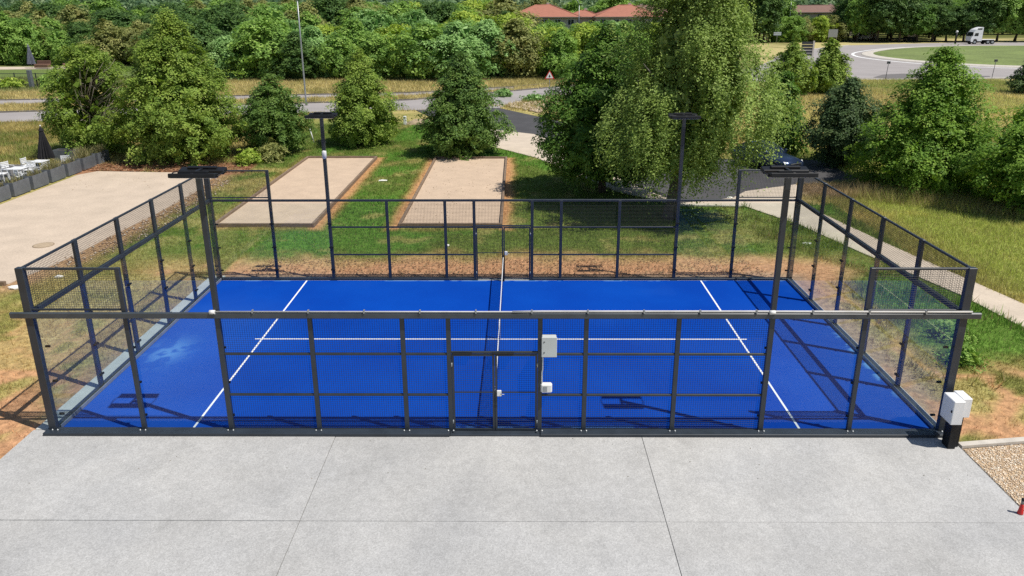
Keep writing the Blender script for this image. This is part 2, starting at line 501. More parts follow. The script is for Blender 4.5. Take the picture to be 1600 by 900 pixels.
def ground_cols(x, y):
    """colour of the ground cover by place: grass, dry grass, soil, mulch"""
    x = np.asarray(x, float); y = np.asarray(y, float)
    n1 = fbm(x, y, 5.0, 5, 1); n2 = fbm(x, y, 1.3, 4, 2); n3 = fbm(x, y, 16, 3, 3); n4 = fbm(x, y, .5, 3, 4)
    green = np.array([.115, .17, .030]); lush = np.array([.10, .205, .028]); dry = np.array([.38, .315, .12])
    straw = np.array([.48, .405, .185]); dirt = np.array([.47, .255, .135]); rub = np.array([.34, .235, .16]); mulch = np.array([.30, .155, .085])
    c = np.zeros(x.shape + (3,))
    def mixin(c, col, w):
        w = np.clip(w, 0, 1)[..., None]
        return c * (1 - w) + col * w
    olive = np.array([.25, .235, .07])
    c[:] = olive
    c = mixin(c, dry, sstep(.42, .62, n1 * .6 + n2 * .4))
    # lawn behind the court
    lawn = sstep(-17.5, -15.5, x) * (1 - sstep(8.5, 13.0, x)) * sstep(11.2, 14.2, y + 2.4 * (n2 - .5)) * (1 - sstep(47, 51, y))
    c = mixin(c, green, lawn * .95)
    c = mixin(c, lush, lawn * sstep(.45, .6, n1))
    c = mixin(c, dry, lawn * sstep(.60, .72, n2) * .55)
    # grass between court and right-hand path
    rp = (x > 9.0) & (x < 15.8) & (y > -.5) & (y < 21)
    w = sstep(10.4, 12.3, x + 2.2 * (n2 - .5)) * sstep(1.5, 5.0, y + 3.0 * (n1 - .5)) * rp
    c = mixin(c, green, w * (.75 + .25 * n4)); c = mixin(c, lush, w * sstep(.5, .62, n1) * .8)
    # dry strip and bare soil round the court
    d = np.maximum(np.maximum(-10.3 - x, x - 10.3), np.maximum(-.2 - y, y - 10.3))
    bare = (1 - sstep(.8, 3.0, d + 2.2 * (n2 - .5) + 1.2 * (n1 - .5) - .35 * (y > 10)))
    back = (y > 10)
    c = mixin(c, dry, bare * .8)
    c = mixin(c, dirt, bare * np.where(back, .97 * sstep(.30, .42, n1 * .5 + n2 * .5 + .10), .75 * sstep(.42, .56, n2)))
    c = mixin(c, rub, (1 - sstep(.2, .9, d + .6 * (n2 - .5))) * .8)
    # ochre soil and dry tufts near both front corners
    fr = ((x > 10.3) | ((x < -10.3) & (x > -24))) * (1 - sstep(2.5, 4.5, y - np.where(x < 0, 3.5, 0)))
    c = mixin(c, dirt, fr * sstep(.34, .48, n2) * .88)
    c = mixin(c, green, fr * sstep(.60, .68, n1 * .4 + n2 * .6) * .8)
    # left strip between yard and court
    ls = ((x < -10.3) & (x > -17.5) & (y > 3) & (y < 30))
    c = mixin(c, dry, ls * sstep(.40, .52, n2) * .65)
    c = mixin(c, green, ls * sstep(.50, .6, n1) * .6)
    by = polydist(x, y, YARD)
    c = mixin(c, rub * np.array([1.1, .95, .8]), ls * (1 - sstep(.3, 1.5, by + 1.2 * (n2 - .5))) * .85)
    # ochre margins of the two sand pitches
    for (a, b, e, f) in PET:
        dd = np.maximum(np.maximum(a - x, x - b), np.maximum(e - y, y - f))
        side = np.where((x > b) | ((x < a) & (a > -6)), 1.0, .35)
        c = mixin(c, dirt * np.array([1.0, .95, .85]), side * (1 - sstep(.25, .85, dd + .5 * (n2 - .5))) * (dd > -.3) * .9)
    # mulch under the trees at the end of the yard
    mu = ((x < -15.5) & (x > -26) & (y > 28.2) & (y < 34)) * (1 - sstep(30.2, 31.8, y + 1.2 * (n2 - .5)))
    c = mixin(c, mulch, mu * sstep(.3, .45, n2))
    # tall meadow on the right
    rf = sstep(16.5, 18.5, x) * (y > -10) * (1 - sstep(84, 90, y))
    c = mixin(c, np.array([.27, .30, .075]), rf)
    c = mixin(c, np.array([.37, .34, .115]), rf * sstep(.47, .62, n1 * .55 + n2 * .45) * .7)
    c = mixin(c, straw, rf * sstep(27, 40, y) * (.45 + .5 * sstep(.4, .6, n1)) * .85)
    c = mixin(c, np.array([.17, .22, .05]), rf * sstep(.58, .68, n3) * .6)
    # bare, darker soil under the right-hand trees
    bs = (1 - sstep(1.0, 2.6, np.hypot((x - 17.3) / 1.5, y - 24.0))) 
    c = mixin(c, rub * .8, bs * .8)
    # left meadow beyond the planters
    lf = (1 - sstep(-27, -24, x)) * sstep(30.5, 33, y) * (1 - sstep(48, 50, y))
    c = mixin(c, np.array([.24, .21, .06]), lf)
    c = mixin(c, dry, lf * sstep(.40, .55, n1) * .9); c = mixin(c, green, lf * sstep(.58, .68, n3 * .5 + n2 * .5) * .8)
    # verges along the road
    vr = sstep(57, 60, y + .17 * (0 - x)) * (1 - sstep(84, 90, y)) * (x < 40)
    c = mixin(c, straw, vr * (.55 + .45 * sstep(.38, .5, n1)) * .85)
    c = mixin(c, olive, vr * sstep(.56, .64, n2 * .4 + n1 * .6) * .8)
    far = sstep(84, 92, y)
    c = mixin(c, np.array([.12, .13, .035]), far)
    c = mixin(c, straw, far * (x > 30) * (1 - sstep(205, 225, y)) * sstep(.3, .45, n3) * .9)
    # back garden lawn far left
    gl = (x < -48) * sstep(72, 76, y) * (1 - sstep(112, 116, y))
    c = mixin(c, np.array([.13, .175, .05]), gl)
    return c

# ------------------------------------------------------------------ the ground
def axis(segs):
    out = []
    for a, b, n in segs:
        out += list(np.linspace(a, b, n, endpoint=False))
    out.append(segs[-1][1])
    return np.array(out)
gx = axis([(-3000, -300, 12), (-300, -60, 60), (-60, -30, 60), (-30, 28, 290), (28, 60, 64), (60, 300, 60), (300, 3000, 12)])
gy = axis([(-600, -20, 10), (-20, 36, 280), (36, 62, 75), (62, 110, 70), (110, 260, 60), (260, 4500, 20)])
GX, GY_ = np.meshgrid(gx, gy)
gz = np.zeros_like(GX)
gz += np.where((GY_ > 11.5) & (np.abs(GX) < 60) & (GY_ < 60), .03 * (fbm(GX, GY_, 1.5, 3, 5) - .5), 0)
V = np.stack([GX, GY_, gz - .02], -1).reshape(-1, 3)
nx, ny = len(gx), len(gy)
ii = (np.arange(ny - 1)[:, None] * nx + np.arange(nx - 1)[None]).ravel()
F = np.stack([ii, ii + 1, ii + nx + 1, ii + nx], -1)
cols = ground_cols(V[:, 0], V[:, 1])
cols = np.concatenate([cols, np.ones((len(cols), 1))], 1)
M_ground = attr_mat("ground_cover", rough=.95, fine=.30, fscale=5.0, bump=.6, bscale=9)
link("ground", np_mesh("ground", V, F, M_ground, True, {"Col": ('POINT', 'FLOAT_COLOR', cols)}), kind="structure")

def sheet(name, poly, z, m, thick=.08):
    b = MB(); b.prism(poly, z - thick, z)
    return b.build(name, m, kind="structure")

M_sand = mat("pale_sand", (.52, .425, .33), rough=.95, var=.085, scale=.9, fine=.11, fscale=14, bump=.15, bscale=40)
M_sand2 = mat("pink_sand", (.52, .395, .285), rough=.95, var=.08, scale=1.1, fine=.10, fscale=14, bump=.15, bscale=40)
M_path = mat("beige_path", (.54, .455, .36), rough=.95, var=.09, scale=.9, fine=.08, fscale=20)
M_road = mat("grey_worn_asphalt", (.32, .295, .285), rough=.95, var=.09, scale=.25, fine=.06, fscale=9)
M_asph = mat("new_black_asphalt", (.062, .060, .062), rough=.85, var=.18, scale=.6, fine=.12, fscale=25)
M_terr = mat("grey_terrace", (.12, .115, .11), rough=.9, var=.15, scale=1, fine=.1)

sheet("yard", YARD, .012, M_sand)
sheet("driveway", DRIVE, .016, M_asph)
sheet("footway", FOOTWAY, .022, M_path)
sheet("path", PATH, .026, M_path)
sheet("road", ROAD_A, .018, M_road)
sheet("cycle_path", ROAD_B, .014, M_road)
sheet("terrace", SERV, .02, M_terr)
for (a, b, e, f) in PET:
    pass

# white edge lines of the roundabout and its kerb ring, grass island
isl = [(67.4, 131), (68.3, 122), (71.5, 113.5), (77.5, 107.5), (90, 103.5), (108, 103), (125, 108), (140, 120), (146, 138), (142, 156), (130, 168), (114, 172), (98, 168.5), (84, 160), (73, 147), (69, 139)]
def smooth_poly(p, it=2):
    for _ in range(it):
        q = []
        for i in range(len(p)):
            a, b = p[i], p[(i + 1) % len(p)]
            q += [(a[0] * .75 + b[0] * .25, a[1] * .75 + b[1] * .25), (a[0] * .25 + b[0] * .75, a[1] * .25 + b[1] * .75)]
        p = q
    return p
isl = smooth_poly(isl)
icx, icy = 106, 137
M_island = mat("roundabout_grass", (.155, .20, .055), rough=.95, var=.22, scale=.12, fine=.25, fscale=2.5, bump=.5, bscale=3)
b = MB()
rings = [(1.035, .15), (1.03, .16), (.97, .18)]
b2 = MB()
n = len(isl)
ring_pt = lambda s, z: [(icx + (x - icx) * s, icy + (y - icy) * s, z) for x, y in isl]
vs = ring_pt(1.05, 0) + ring_pt(1.045, .15) + ring_pt(.985, .17)
b2.add(vs, [(i, (i + 1) % n, n + (i + 1) % n, n + i) for i in range(n)] + [(n + i, n + (i + 1) % n, 2 * n + (i + 1) % n, 2 * n + i) for i in range(n)])
b2.build("roundabout_kerb", M_kerb, kind="structure")
vs = ring_pt(.988, .14) + ring_pt(.9, .30) + ring_pt(.6, .5) + [(icx, icy, .55)]
fs = []
for r in range(2):
    fs += [(r * n + i, r * n + (i + 1) % n, (r + 1) * n + (i + 1) % n, (r + 1) * n + i) for i in range(n)]
fs += [(2 * n + i, 2 * n + (i + 1) % n, 3 * n) for i in range(n)]
MB().add(vs, fs, 0, True).build("roundabout_island", M_island, kind="structure")
# painted edge line round the island
vs = ring_pt(1.085, .024) + ring_pt(1.10, .024)
MB().add(vs, [(i, n + i, n + (i + 1) % n, (i + 1) % n) for i in range(n)]).build("road_line", M_line, kind="structure")
# kerb stones / dark gutter lines beside the roads
def strip(name, pts, w, z0, z1, m):
    b = MB()
    P = [Vector((x, y, 0)) for x, y in pts]
    vs = []
    for i, p in enumerate(P):
        t = (P[min(i + 1, len(P) - 1)] - P[max(i - 1, 0)]).normalized()
        nn = Vector((-t.y, t.x, 0)) * w * .5
        for q, z in ((p + nn, z0), (p + nn, z1), (p - nn, z1), (p - nn, z0)):
            vs.append((q.x, q.y, z))
    fs = []
    for i in range(len(P) - 1):
        for k in range(4):
            k2 = (k + 1) % 4
            fs.append((i * 4 + k, i * 4 + k2, i * 4 + 4 + k2, i * 4 + 4 + k))
    fs += [(0, 1, 2, 3)[::-1], tuple(4 * (len(P) - 1) + k for k in range(4))]
    b.add(vs, fs)
    return b.build(name, m, kind="structure")
M_gutter = mat("dark_kerb", (.16, .145, .135), rough=.95, var=.2, scale=1)
strip("kerb", [(-120, 37.15), (-46.8, 55.55), (-10.8, 64.65), (4.0, 76.65), (36, 104.1)], .22, 0, .13, M_gutter)
strip("kerb", [(-120, 51.1), (-53.7, 65.1), (-11.6, 71.5), (0, 78.1), (6, 83)], .2, 0, .12, M_gutter)
strip("kerb", [(42, 85.5), (66.3, 88.0), (140, 97.4)], .5, 0, .10, M_kerb)
strip("kerb", [(48, 131), (57.2, 147.6), (66.4, 160.6), (80.4, 176.6)], .5, 0, .10, M_kerb)
strip("kerb", [(5.45, 23.95), (8.25, 20.72), (11.45, 20.42)], .12, 0, .07, M_kerb)
strip("kerb", [(10.22, -.62), (11.8, -.40), (16.3, -.2)], .16, 0, .07, M_kerb)
sheet("splitter_island", smooth_poly([(46.5, 87.6), (53, 96.2), (60, 93.5), (66, 90.6), (58, 89.0)], 1), .045, mat("dark_splitter", (.15, .14, .135), rough=.95, var=.1))

# pitches: sand bed with four timber edging boards
for i, (a, b_, e, f) in enumerate(PET):
    lab = ("left sand boules pitch with timber edging, behind the court's left half", "right sand boules pitch with timber edging, next to the big birch's shade")[i]
    t = thing("boules_pitch", lab, "boules pitch", ((a + b_) / 2, (e + f) / 2, 0), group="sand pitches behind the court")
    w, l = (b_ - a) / 2, (f - e) / 2
    MB().box(-w, w, -l, l, -.05, .05).build("sand_bed", M_sand2, t)
    for x0, x1, y0, y1 in ((-w - .12, -w, -l - .12, l + .12), (w, w + .12, -l - .12, l + .12), (-w, w, -l - .12, -l), (-w, w, l, l + .12)):
        # boards in lengths, slightly uneven
        along_y = (y1 - y0) > (x1 - x0)
        L = (y1 - y0) if along_y else (x1 - x0)
        k = max(1, round(L / 4.0))
        for q in range(k):
            s0, s1 = q * L / k + .006, (q + 1) * L / k - .006
            h = .17 + random.uniform(-.012, .012)
            if along_y:
                MB().bbox(x0, x1, y0 + s0, y0 + s1, -.04, h, .012).build("board", M_wood, t)
            else:
                MB().bbox(x0 + s0, x0 + s1, y0, y1, -.04, h, .012).build("board", M_wood, t)

# concrete apron in slabs, dark joint below
ap = MB().box(-10.62, 10.25, -14.0, -.02, -.06, .002).build("apron", mat("joint_filler", (.17, .165, .155), rough=1), kind="structure")
xs = [-10.6, -3.6, 3.3, 10.2]
ys = [-.03, -3.25, -6.6, -10.2, -13.9]
for i in range(3):
    for j in range(4):
        g = .005
        dz = random.uniform(-.003, .003)
        MB().bbox(xs[i] + g, xs[i + 1] - g, ys[j + 1] + g, ys[j] - g, -.05, .024 + dz, .004).build("slab", M_conc, ap)

# gravel bed at the right of the apron
gp = [(10.24, -14), (10.24, -.72), (11.8, -.50), (16.3, -.30), (16.3, -14)]
M_gravel = attr_mat("gravel_stone", rough=.9, fine=.15, fscale=30, bump=0, spec=.3)
M_gbed = mat("gravel_bed", (.44, .32, .20), rough=1, var=.3, scale=25, fine=.3, fscale=60)
sheet("gravel_bed", gp, .006, M_gbed)
def stones(name, poly, nst, s0, s1, z, cols, mt, seed, **props):
    r = np.random.default_rng(seed)
    P = np.array(poly)
    lo, hi = P.min(0), P.max(0)
    pts = np.zeros((0, 2))
    while len(pts) < nst:
        q = r.uniform(lo, hi, (nst * 2, 2)); q = q[inpoly(q[:, 0], q[:, 1], poly)]
        pts = np.concatenate([pts, q])
    pts = pts[:nst]
    base = np.array([(1, 0, 0), (0, 1, 0), (-1, 0, 0), (0, -1, 0), (0, 0, .8), (0, 0, -.5)], float)
    s = r.uniform(s0, s1, (nst, 1, 1)) * r.uniform(.7, 1.3, (nst, 6, 3))
    a = r.uniform(0, 6.283, nst); ca, sa = np.cos(a), np.sin(a)
    B = base[None] * s
    X = B[..., 0] * ca[:, None] - B[..., 1] * sa[:, None]; Y = B[..., 0] * sa[:, None] + B[..., 1] * ca[:, None]
    V = np.stack([X + pts[:, :1], Y + pts[:, 1:], B[..., 2] + z + s0 * .4], -1).reshape(-1, 3)
    f = np.array([(0, 1, 4), (1, 2, 4), (2, 3, 4), (3, 0, 4), (1, 0, 5), (2, 1, 5), (3, 2, 5), (0, 3, 5)])
    F = (np.arange(nst)[:, None, None] * 6 + f[None]).reshape(-1, 3)
    cc = np.array(cols)[r.integers(0, len(cols), nst)] * r.uniform(.75, 1.2, (nst, 1))
    cc = np.concatenate([cc, np.ones((nst, 1))], 1).repeat(6, 0)
    return link(name, np_mesh(name, V, F, mt, False, {"Col": ('POINT', 'FLOAT_COLOR', cc)}), **props)
stones("gravel", [(10.24, -4.2), (10.24, -.74), (11.8, -.52), (12.6, -.47), (12.6, -4.2)], 11000, .011, .027, .006,
       [(.68, .53, .36), (.72, .61, .47), (.62, .46, .31), (.78, .71, .60), (.54, .42, .31)], M_gravel, 3, kind="stuff")
stones("rubble", [(-17.3, 11.5), (-16.0, 11.5), (-15.0, 16), (-15.0, 22), (-15.6, 27), (-16.6, 27), (-16.5, 19)], 600, .03, .07, 0,
       [(.40, .28, .19), (.45, .36, .26), (.33, .22, .15), (.50, .44, .36)], M_gravel, 4, kind="stuff")
stones("rubble", [(-6, 61), (-1, 60.2), (3.5, 67.5), (5, 64), (2.5, 54.5), (-.6, 59.3)], 700, .06, .22, 0,
       [(.45, .36, .24), (.5, .42, .3), (.4, .3, .2)], M_gravel, 5, kind="stuff")

# ------------------------------------------------------------------ the court floor
M_court = None
def court_mat():
    m, nt, p, out = new_mat("blue_turf")
    N, L = nt.nodes.new, nt.links.new
    tc = N("ShaderNodeTexCoord")
    n1 = N("ShaderNodeTexNoise"); n1.inputs["Scale"].default_value = .35; n1.inputs["Detail"].default_value = 6
    n2 = N("ShaderNodeTexNoise"); n2.inputs["Scale"].default_value = 60; n2.inputs["Detail"].default_value = 3
    at = N("ShaderNodeAttribute"); at.attribute_name = "sand"  # holds sand, plus the turf sheen painted at both ends
    L(tc.outputs["Object"], n1.inputs[0]); L(tc.outputs["Object"], n2.inputs[0])
    mx = N("ShaderNodeMix"); mx.data_type = 'RGBA'
    mx.inputs[6].default_value = (.0008, .045, .335, 1); mx.inputs[7].default_value = (.0014, .058, .385, 1)
    r1 = N("ShaderNodeMapRange"); r1.inputs[1].default_value = .35; r1.inputs[2].default_value = .65
    L(n1.outputs["Fac"], r1.inputs[0]); L(r1.outputs[0], mx.inputs[0])
    r2 = N("ShaderNodeMapRange"); r2.inputs[1].default_value = .3; r2.inputs[2].default_value = .7; r2.inputs[3].default_value = .86; r2.inputs[4].default_value = 1.12
    L(n2.outputs["Fac"], r2.inputs[0])
    vm = N("ShaderNodeVectorMath"); vm.operation = 'SCALE'; L(mx.outputs[2], vm.inputs[0]); L(r2.outputs[0], vm.inputs["Scale"])
    ms = N("ShaderNodeMix"); ms.data_type = 'RGBA'; ms.inputs[7].default_value = (.13, .32, .62, 1)
    L(vm.outputs[0], ms.inputs[6]); L(at.outputs["Fac"], ms.inputs[0])
    L(ms.outputs[2], p.inputs["Base Color"])
    p.inputs["Roughness"].default_value = .85
    p.inputs["Specular IOR Level"].default_value = .06
    b = N("ShaderNodeBump"); b.inputs["Strength"].default_value = .3; b.inputs["Distance"].default_value = .01
    L(n2.outputs["Fac"], b.inputs["Height"]); L(b.outputs[0], p.inputs["Normal"])
    return m
M_court = court_mat()
cxs = np.linspace(-10, 10, 401); cys = np.linspace(0, 10, 201)
CX, CY = np.meshgrid(cxs, cys)
V = np.stack([CX, CY, np.full_like(CX, .03)], -1).reshape(-1, 3)
ii = (np.arange(200)[:, None] * 401 + np.arange(400)[None]).ravel()
F = np.stack([ii, ii + 1, ii + 402, ii + 401], -1)
x, y = V[:, 0], V[:, 1]
sd = np.zeros(len(V))
spk = fbm(x, y, .16, 3, 31)
w = np.exp(-(((x + 9.3) / .5) ** 2 + ((y - 4.15) / .75) ** 2))
sd += w * sstep(.45, .56, fbm(x, y, .32, 3, 32)) * .42
sd += w * .10
sd += np.exp(-((x - 9.92) / .10) ** 2) * sstep(.5, .6, spk) * sstep(1.0, 2.5, y) * (1 - sstep(4.5, 6.5, y)) * .9
sd += (y < .16) * sstep(.45, .55, fbm(x, y, .5, 3, 33)) * (x > -1) * (x < 3.2) * .5
sd += (y > 9.9) * sstep(.52, .58, fbm(x, y, .5, 3, 34)) * .5
sd += sstep(.60, .75, fbm(x, y, 2.4, 4, 35)) * .012 + .075 * (1 - sstep(-8.5, -5.5, x)) * (1 - sstep(6, 9, y)) + .05 * sstep(6, 8.5, x) * (1 - sstep(5, 9, y)) + .03 * sstep(8.6, 9.9, x) * sstep(.45, .6, fbm(x, y, .9, 4, 36))  # broad pale ends paint the worn turf's sheen; noisy terms are sand
court = link("court_surface", np_mesh("court_surface", V, F, M_court, False, {"sand": ('POINT', 'FLOAT', np.clip(sd, 0, .85))}), kind="structure")
MB().box(-10.02, 10.02, -.02, 10.02, -.06, .026).build("court_base", M_conc, court)
for (x0, x1, y0, y1, z) in ((-6.975, -6.925, .02, 9.98, .034), (6.925, 6.975, .02, 9.98, .034), (-7.15, 7.15, 4.975, 5.025, .037)):
    MB().box(x0, x1, y0, y1, .031, z).build("court_line", M_line, court)
# concrete footing that rings the court
foot = MB()
for (x0, x1, y0, y1) in ((-10.56, -10.03, -.02, 10.5), (10.03, 10.23, -.02, 10.24), (-10.03, 10.03, 10.03, 10.24)):
    foot.box(x0, x1, y0, y1, -.06, .034)
foot.build("concrete_footing", mat("pale_concrete", (.52, .52, .48), rough=.9, var=.12, scale=2, fine=.12, fscale=40), kind="structure")

# ------------------------------------------------------------------ the cage round the court
cage = thing("padel_cage", "dark steel padel cage with glass ends and wire mesh sides round the blue court", "padel cage", (0, 0, 0))
H3, H4 = 2.96, 3.98
YF, YB, XL, XR = -.075, 10.075, -10.075, 10.075
def post(x, y, h, wx=.10, wy=.10):
    b = MB(); b.bbox(x - wx / 2, x + wx / 2, y - wy / 2, y + wy / 2, .03, h, .006)
    b.box(x - wx / 2 - .05, x + wx / 2 + .05, y - wy / 2 - .03, y + wy / 2 + .03, .03, .045)
    return b.build("post", M_steel, cage)
for y in (YF, YB):
    for x in (-8, 8):
        post(x, y, H4, .10, .08)
    for x in (-4, -2, -1, 1, 2, 4):
        post(x, y, H3 - .12 if y == YF else H3 - .04, .10, .08)
for x in (XL, XR):
    for y in (2, 4, 6, 8):
        post(x, y, H4, .07, .15)
    for y in (YF, YB):
        post(x, y, H4, .17, .13)

def rail(p0, p1, w, h, name="rail", m=None):
    x0, x1 = sorted((p0[0], p1[0])); y0, y1 = sorted((p0[1], p1[1])); z = p0[2]
    b = MB()
    if x1 - x0 > y1 - y0:
        b.bbox(x0, x1, y0 - w / 2, y0 + w / 2, z - h / 2, z + h / 2, .005)
    else:
        b.bbox(x0 - w / 2, x0 + w / 2, y0, y1, z - h / 2, z + h / 2, .005)
    return b.build(name, m or M_steel, cage)
# front beam in front of the posts, far beam
MB().bbox(-10.46, 10.42, YF - .115, YF - .043, 2.845, 2.985, .02).build("beam", M_beam, cage)
MB().bbox(-10.0, 10.0, YB - .035, YB + .035, 2.88, 2.955, .006).build("beam", M_steel, cage)
for x in (XL, XR):
    rail((x, 0, 2.93), (x, 10, 2.93), .10, .11, "beam")
    rail((x, YF + .066, H4 - .03), (x, YB - .066, H4 - .03), .05, .05)
for y in (YF, YB):
    for s in (-1, 1):
        rail((s * 9.99, y, H4 - .028), (s * 8.05, y, H4 - .028), .05, .05)
        rail((s * 9.99, y, 3.02), (s * 8.05, y, 3.02), .04, .04)
    for z in (1.97, .97):
        for s in (-1, 1):
            for a, c in ((6, 4), (4, 2), (2, 1)):
                rail((s * (a - .052), y, z), (s * (c + .052), y, z), .05, .055)
    rail((-.95, y, 2.015), (.95, y, 2.015), .05, .05)
# bottom channels
MB().bbox(-10.22, -1.02, -.30, -.02, .026, .10, .008).build("base_beam", M_steel, cage)
MB().bbox(1.02, 10.3, -.30, -.02, .026, .10, .008).build("base_beam", M_steel, cage)
MB().bbox(-1.015, 1.015, -.27, -.02, .026, .062, .006).build("threshold", M_steel, cage)
MB().bbox(-10.05, -1.02, 10.02, 10.17, .035, .10, .006).build("base_beam", M_steel, cage)
MB().bbox(1.02, 10.05, 10.02, 10.17, .035, .10, .006).build("base_beam", M_steel, cage)
for x in (XL, XR):
    MB().bbox(x - .09, x + .075, .0, 10.0, .035, .10, .006).build("base_beam", M_steel, cage)
    MB().bbox(x + (.085 if x < 0 else -.105), x + (.105 if x < 0 else -.085), .02, 9.98, .036, .13, .003).build("glass_channel", M_galv, cage)

# wire mesh panels: real wires, 5 cm squares
_wire_cache = {}
def wire_mesh(w, h, step=.05, t=.0064):
    key = (round(w, 3), round(h, 3))
    if key in _wire_cache:
        return _wire_cache[key]
    V, F = [], []
    q = t / 2
    def bar(x0, x1, z0, z1):
        o = len(V)
        if x1 - x0 > z1 - z0:
            zc = (z0 + z1) / 2
            for X in (x0, x1):
                V.extend([(X, -q, zc), (X, 0, zc + q), (X, q, zc), (X, 0, zc - q)])
        else:
            xc = (x0 + x1) / 2
            for Z in (z0, z1):
                V.extend([(xc - q, t, Z), (xc, t + q, Z), (xc + q, t, Z), (xc, t - q, Z)])
        for k in range(4):
            F.append((o + k, o + (k + 1) % 4, o + 4 + (k + 1) % 4, o + 4 + k))
    nxw = max(1, round(w / step)); nzw = max(1, round(h / step))
    for i in range(nxw + 1):
        xx = -w / 2 + w * i / nxw
        bar(xx - q, xx + q, 0, h)
    for i in range(nzw + 1):
        zz = h * i / nzw
        bar(-w / 2, w / 2, zz - q, zz + q)
    me = np_mesh("mesh_panel", np.array(V), np.array(F), M_wire)
    _wire_cache[key] = me
    return me
def mesh_panel(cx, cy, z0, w, h, rz=0.0, parent=None):
    return link("mesh_panel", wire_mesh(w, h), parent or cage, (cx, cy, z0), (0, 0, rz))
for y in (YF, YB):
    for s in (-1, 1):
        for a, c in ((6, 4), (4, 2), (2, 1)):
            w = a - c - .10; xc = s * (a + c) / 2
            mesh_panel(xc, y, .10, w, .845); mesh_panel(xc, y, 1.0, w, .94); mesh_panel(xc, y, 2.0, w, .83)
        mesh_panel(s * 9.0, y, 3.04, 1.84, .89)
    mesh_panel(0, y, 2.04, 1.9, .80)
for x in (XL, XR):
    for k in range(5):
        y0 = 2 * k + (.08 if k == 0 else .077); y1 = 2 * k + 2 - (.08 if k == 4 else .077)
        mesh_panel(x, (y0 + y1) / 2, 2.99, y1 - y0, .94, math.pi / 2)

# gates
def gate(x0, x1, y, hinge):
    g = link("gate", None, cage, ((x0 + x1) / 2, y, 0))
    w = (x1 - x0) / 2
    f = MB()
    f.box(-w, -w + .045, -.02, .02, .075, 1.97); f.box(w - .045, w, -.02, .02, .075, 1.97)
    f.box(-w + .045, w - .045, -.0195, .0195, .075, .115); f.box(-w + .045, w - .045, -.0195, .0195, 1.925, 1.969)
    f.box(-w + .045, w - .045, -.012, .012, 1.02, 1.045)
    f.build("gate_frame", M_steel, g)
    link("mesh_panel", wire_mesh(2 * w - .09, 1.81), g, (0, 0, .115))
    for z in (.30, 1.72):
        MB().tube([(hinge * w, -.03, z - .05), (hinge * w, -.03, z + .05)], .016, 8).build("hinge", M_galv, g)
    return g
for y, oy in ((YF, -1), (YB, -1)):
    gate(-.945, -.006, y, -1)
    g2 = gate(.006, .945, y, 1)
    b = MB(); b.bbox(-.43, -.33, -.065, -.021, .96, 1.10, .008)
    b.build("lock", M_whitepl, g2)
    MB().tube([(-.34, -.06, 1.03), (-.34, -.10, 1.03), (-.26, -.10, 1.03)], .009, 6).build("handle", M_galv, g2)
MB().bbox(-.05, .42, YF - .09, YF - .027, 1.985, 2.035, .006).build("gate_closer", M_black, cage)
MB().bbox(-.92, -.50, YF - .07, YF - .027, 1.985, 2.025, .006).build("gate_closer", M_black, cage)

# glass panes
def pane(x0, x1, y, rot=False):
    b = MB()
    if not rot:
        b.box(x0, x1, y - .006, y + .006, .105, 2.83)
    else:
        b.box(y - .006, y + .006, x0, x1, .105, 2.87)
    return b.build("glass_pane", M_glass_side if rot else M_glass_long, cage)
for s in (-1, 1):
    for a, c in ((10, 8), (8, 6)):
        lo, hi = sorted((s * a, s * c))
        pane(lo + .012, hi - .012, -.022); pane(lo + .012, hi - .012, 10.022)
    for k in range(5):
        pane(2 * k + .012, 2 * k + 1.988, s * 10.012, True)
# glass clamps: small black pairs on every glass post
cl = MB()
for z in (.42, 1.25, 2.1):
    for s in (-1, 1):
        for xx in (8, 6):
            for y in (-.02, 10.02):
                cl.box(s * xx - .075, s * xx + .075, y - .022, y + .022, z - .022, z + .022)
        for yy in (2, 4, 6, 8):
            cl.box(s * 10.012 - .022, s * 10.012 + .022, yy - .085, yy + .085, z - .022, z + .022)
        for yy, sg in ((0.03, 1), (9.97, -1)):
            cl.box(s * 9.9 - .05, s * 9.9 + .05, yy - .02, yy + .02, z - .022, z + .022)
cl.build("glass_clamp", M_black, cage, kind="stuff")
# foot bolts of the front posts
fb = MB()
for x in (-10, -8, -6, -4, -2, -1, 1, 2, 4, 6, 8, 10):
    for d in (-.06, .06):
        fb.lathe([(.022, 0), (.022, .02), (.012, .02), (.012, .035)], (x + d, -.17, .10), 6)
fb.build("bolt", M_galv, cage, kind="stuff")
# pale conduit along the front beam, grey junction box and small white box at the gate post
pts = [(-6.0, YF - .10, 3.012), (-2.0, YF - .10, 3.012), (.4, YF - .10, 3.012), (1.0, YF - .085, 3.014), (5.5, YF - .085, 3.016), (10.2, YF - .10, 3.014)]
M_cond = mat("pale_grey_conduit", (.50, .49, .47), rough=.5, var=.1, scale=3)
MB().tube(pts[:3], .016, 8).build("conduit", M_cond, cage)
MB().tube(pts[2:], .024, 8).build("conduit", M_cond, cage)
for x in (-6.06, 5.94):
    MB().tube([(x - .05, YF - .11, 3.005), (x + .07, YF - .11, 3.005)], .045, 10).build("conduit_joint", M_whitepl, cage)
for k in range(13):
    x = -5.2 + k * 1.2
    MB().box(x, x + .03, YF - .135, YF - .06, 2.985, 3.05).build("conduit_clip", M_galv, cage)
jb = thing("junction_box", "grey junction box on the front of the cage, right of the gate", "electrical box", (1.19, -.14, 2.02))
MB().bbox(-.155, .155, -.16, 0, 0, .45, .012).build("box_body", M_greypl, jb)
MB().bbox(-.165, .165, -.185, -.162, -.01, .46, .008).build("lid", M_greypl, jb)
for z in (.1, .35):
    MB().tube([(-.11, -.187, z), (-.11, -.193, z)], .014, 8).build("screw", M_black, jb)
sb = thing("keypad_box", "small white keypad box below the grey junction box, beside the gate", "electrical box", (1.145, -.12, 1.10))
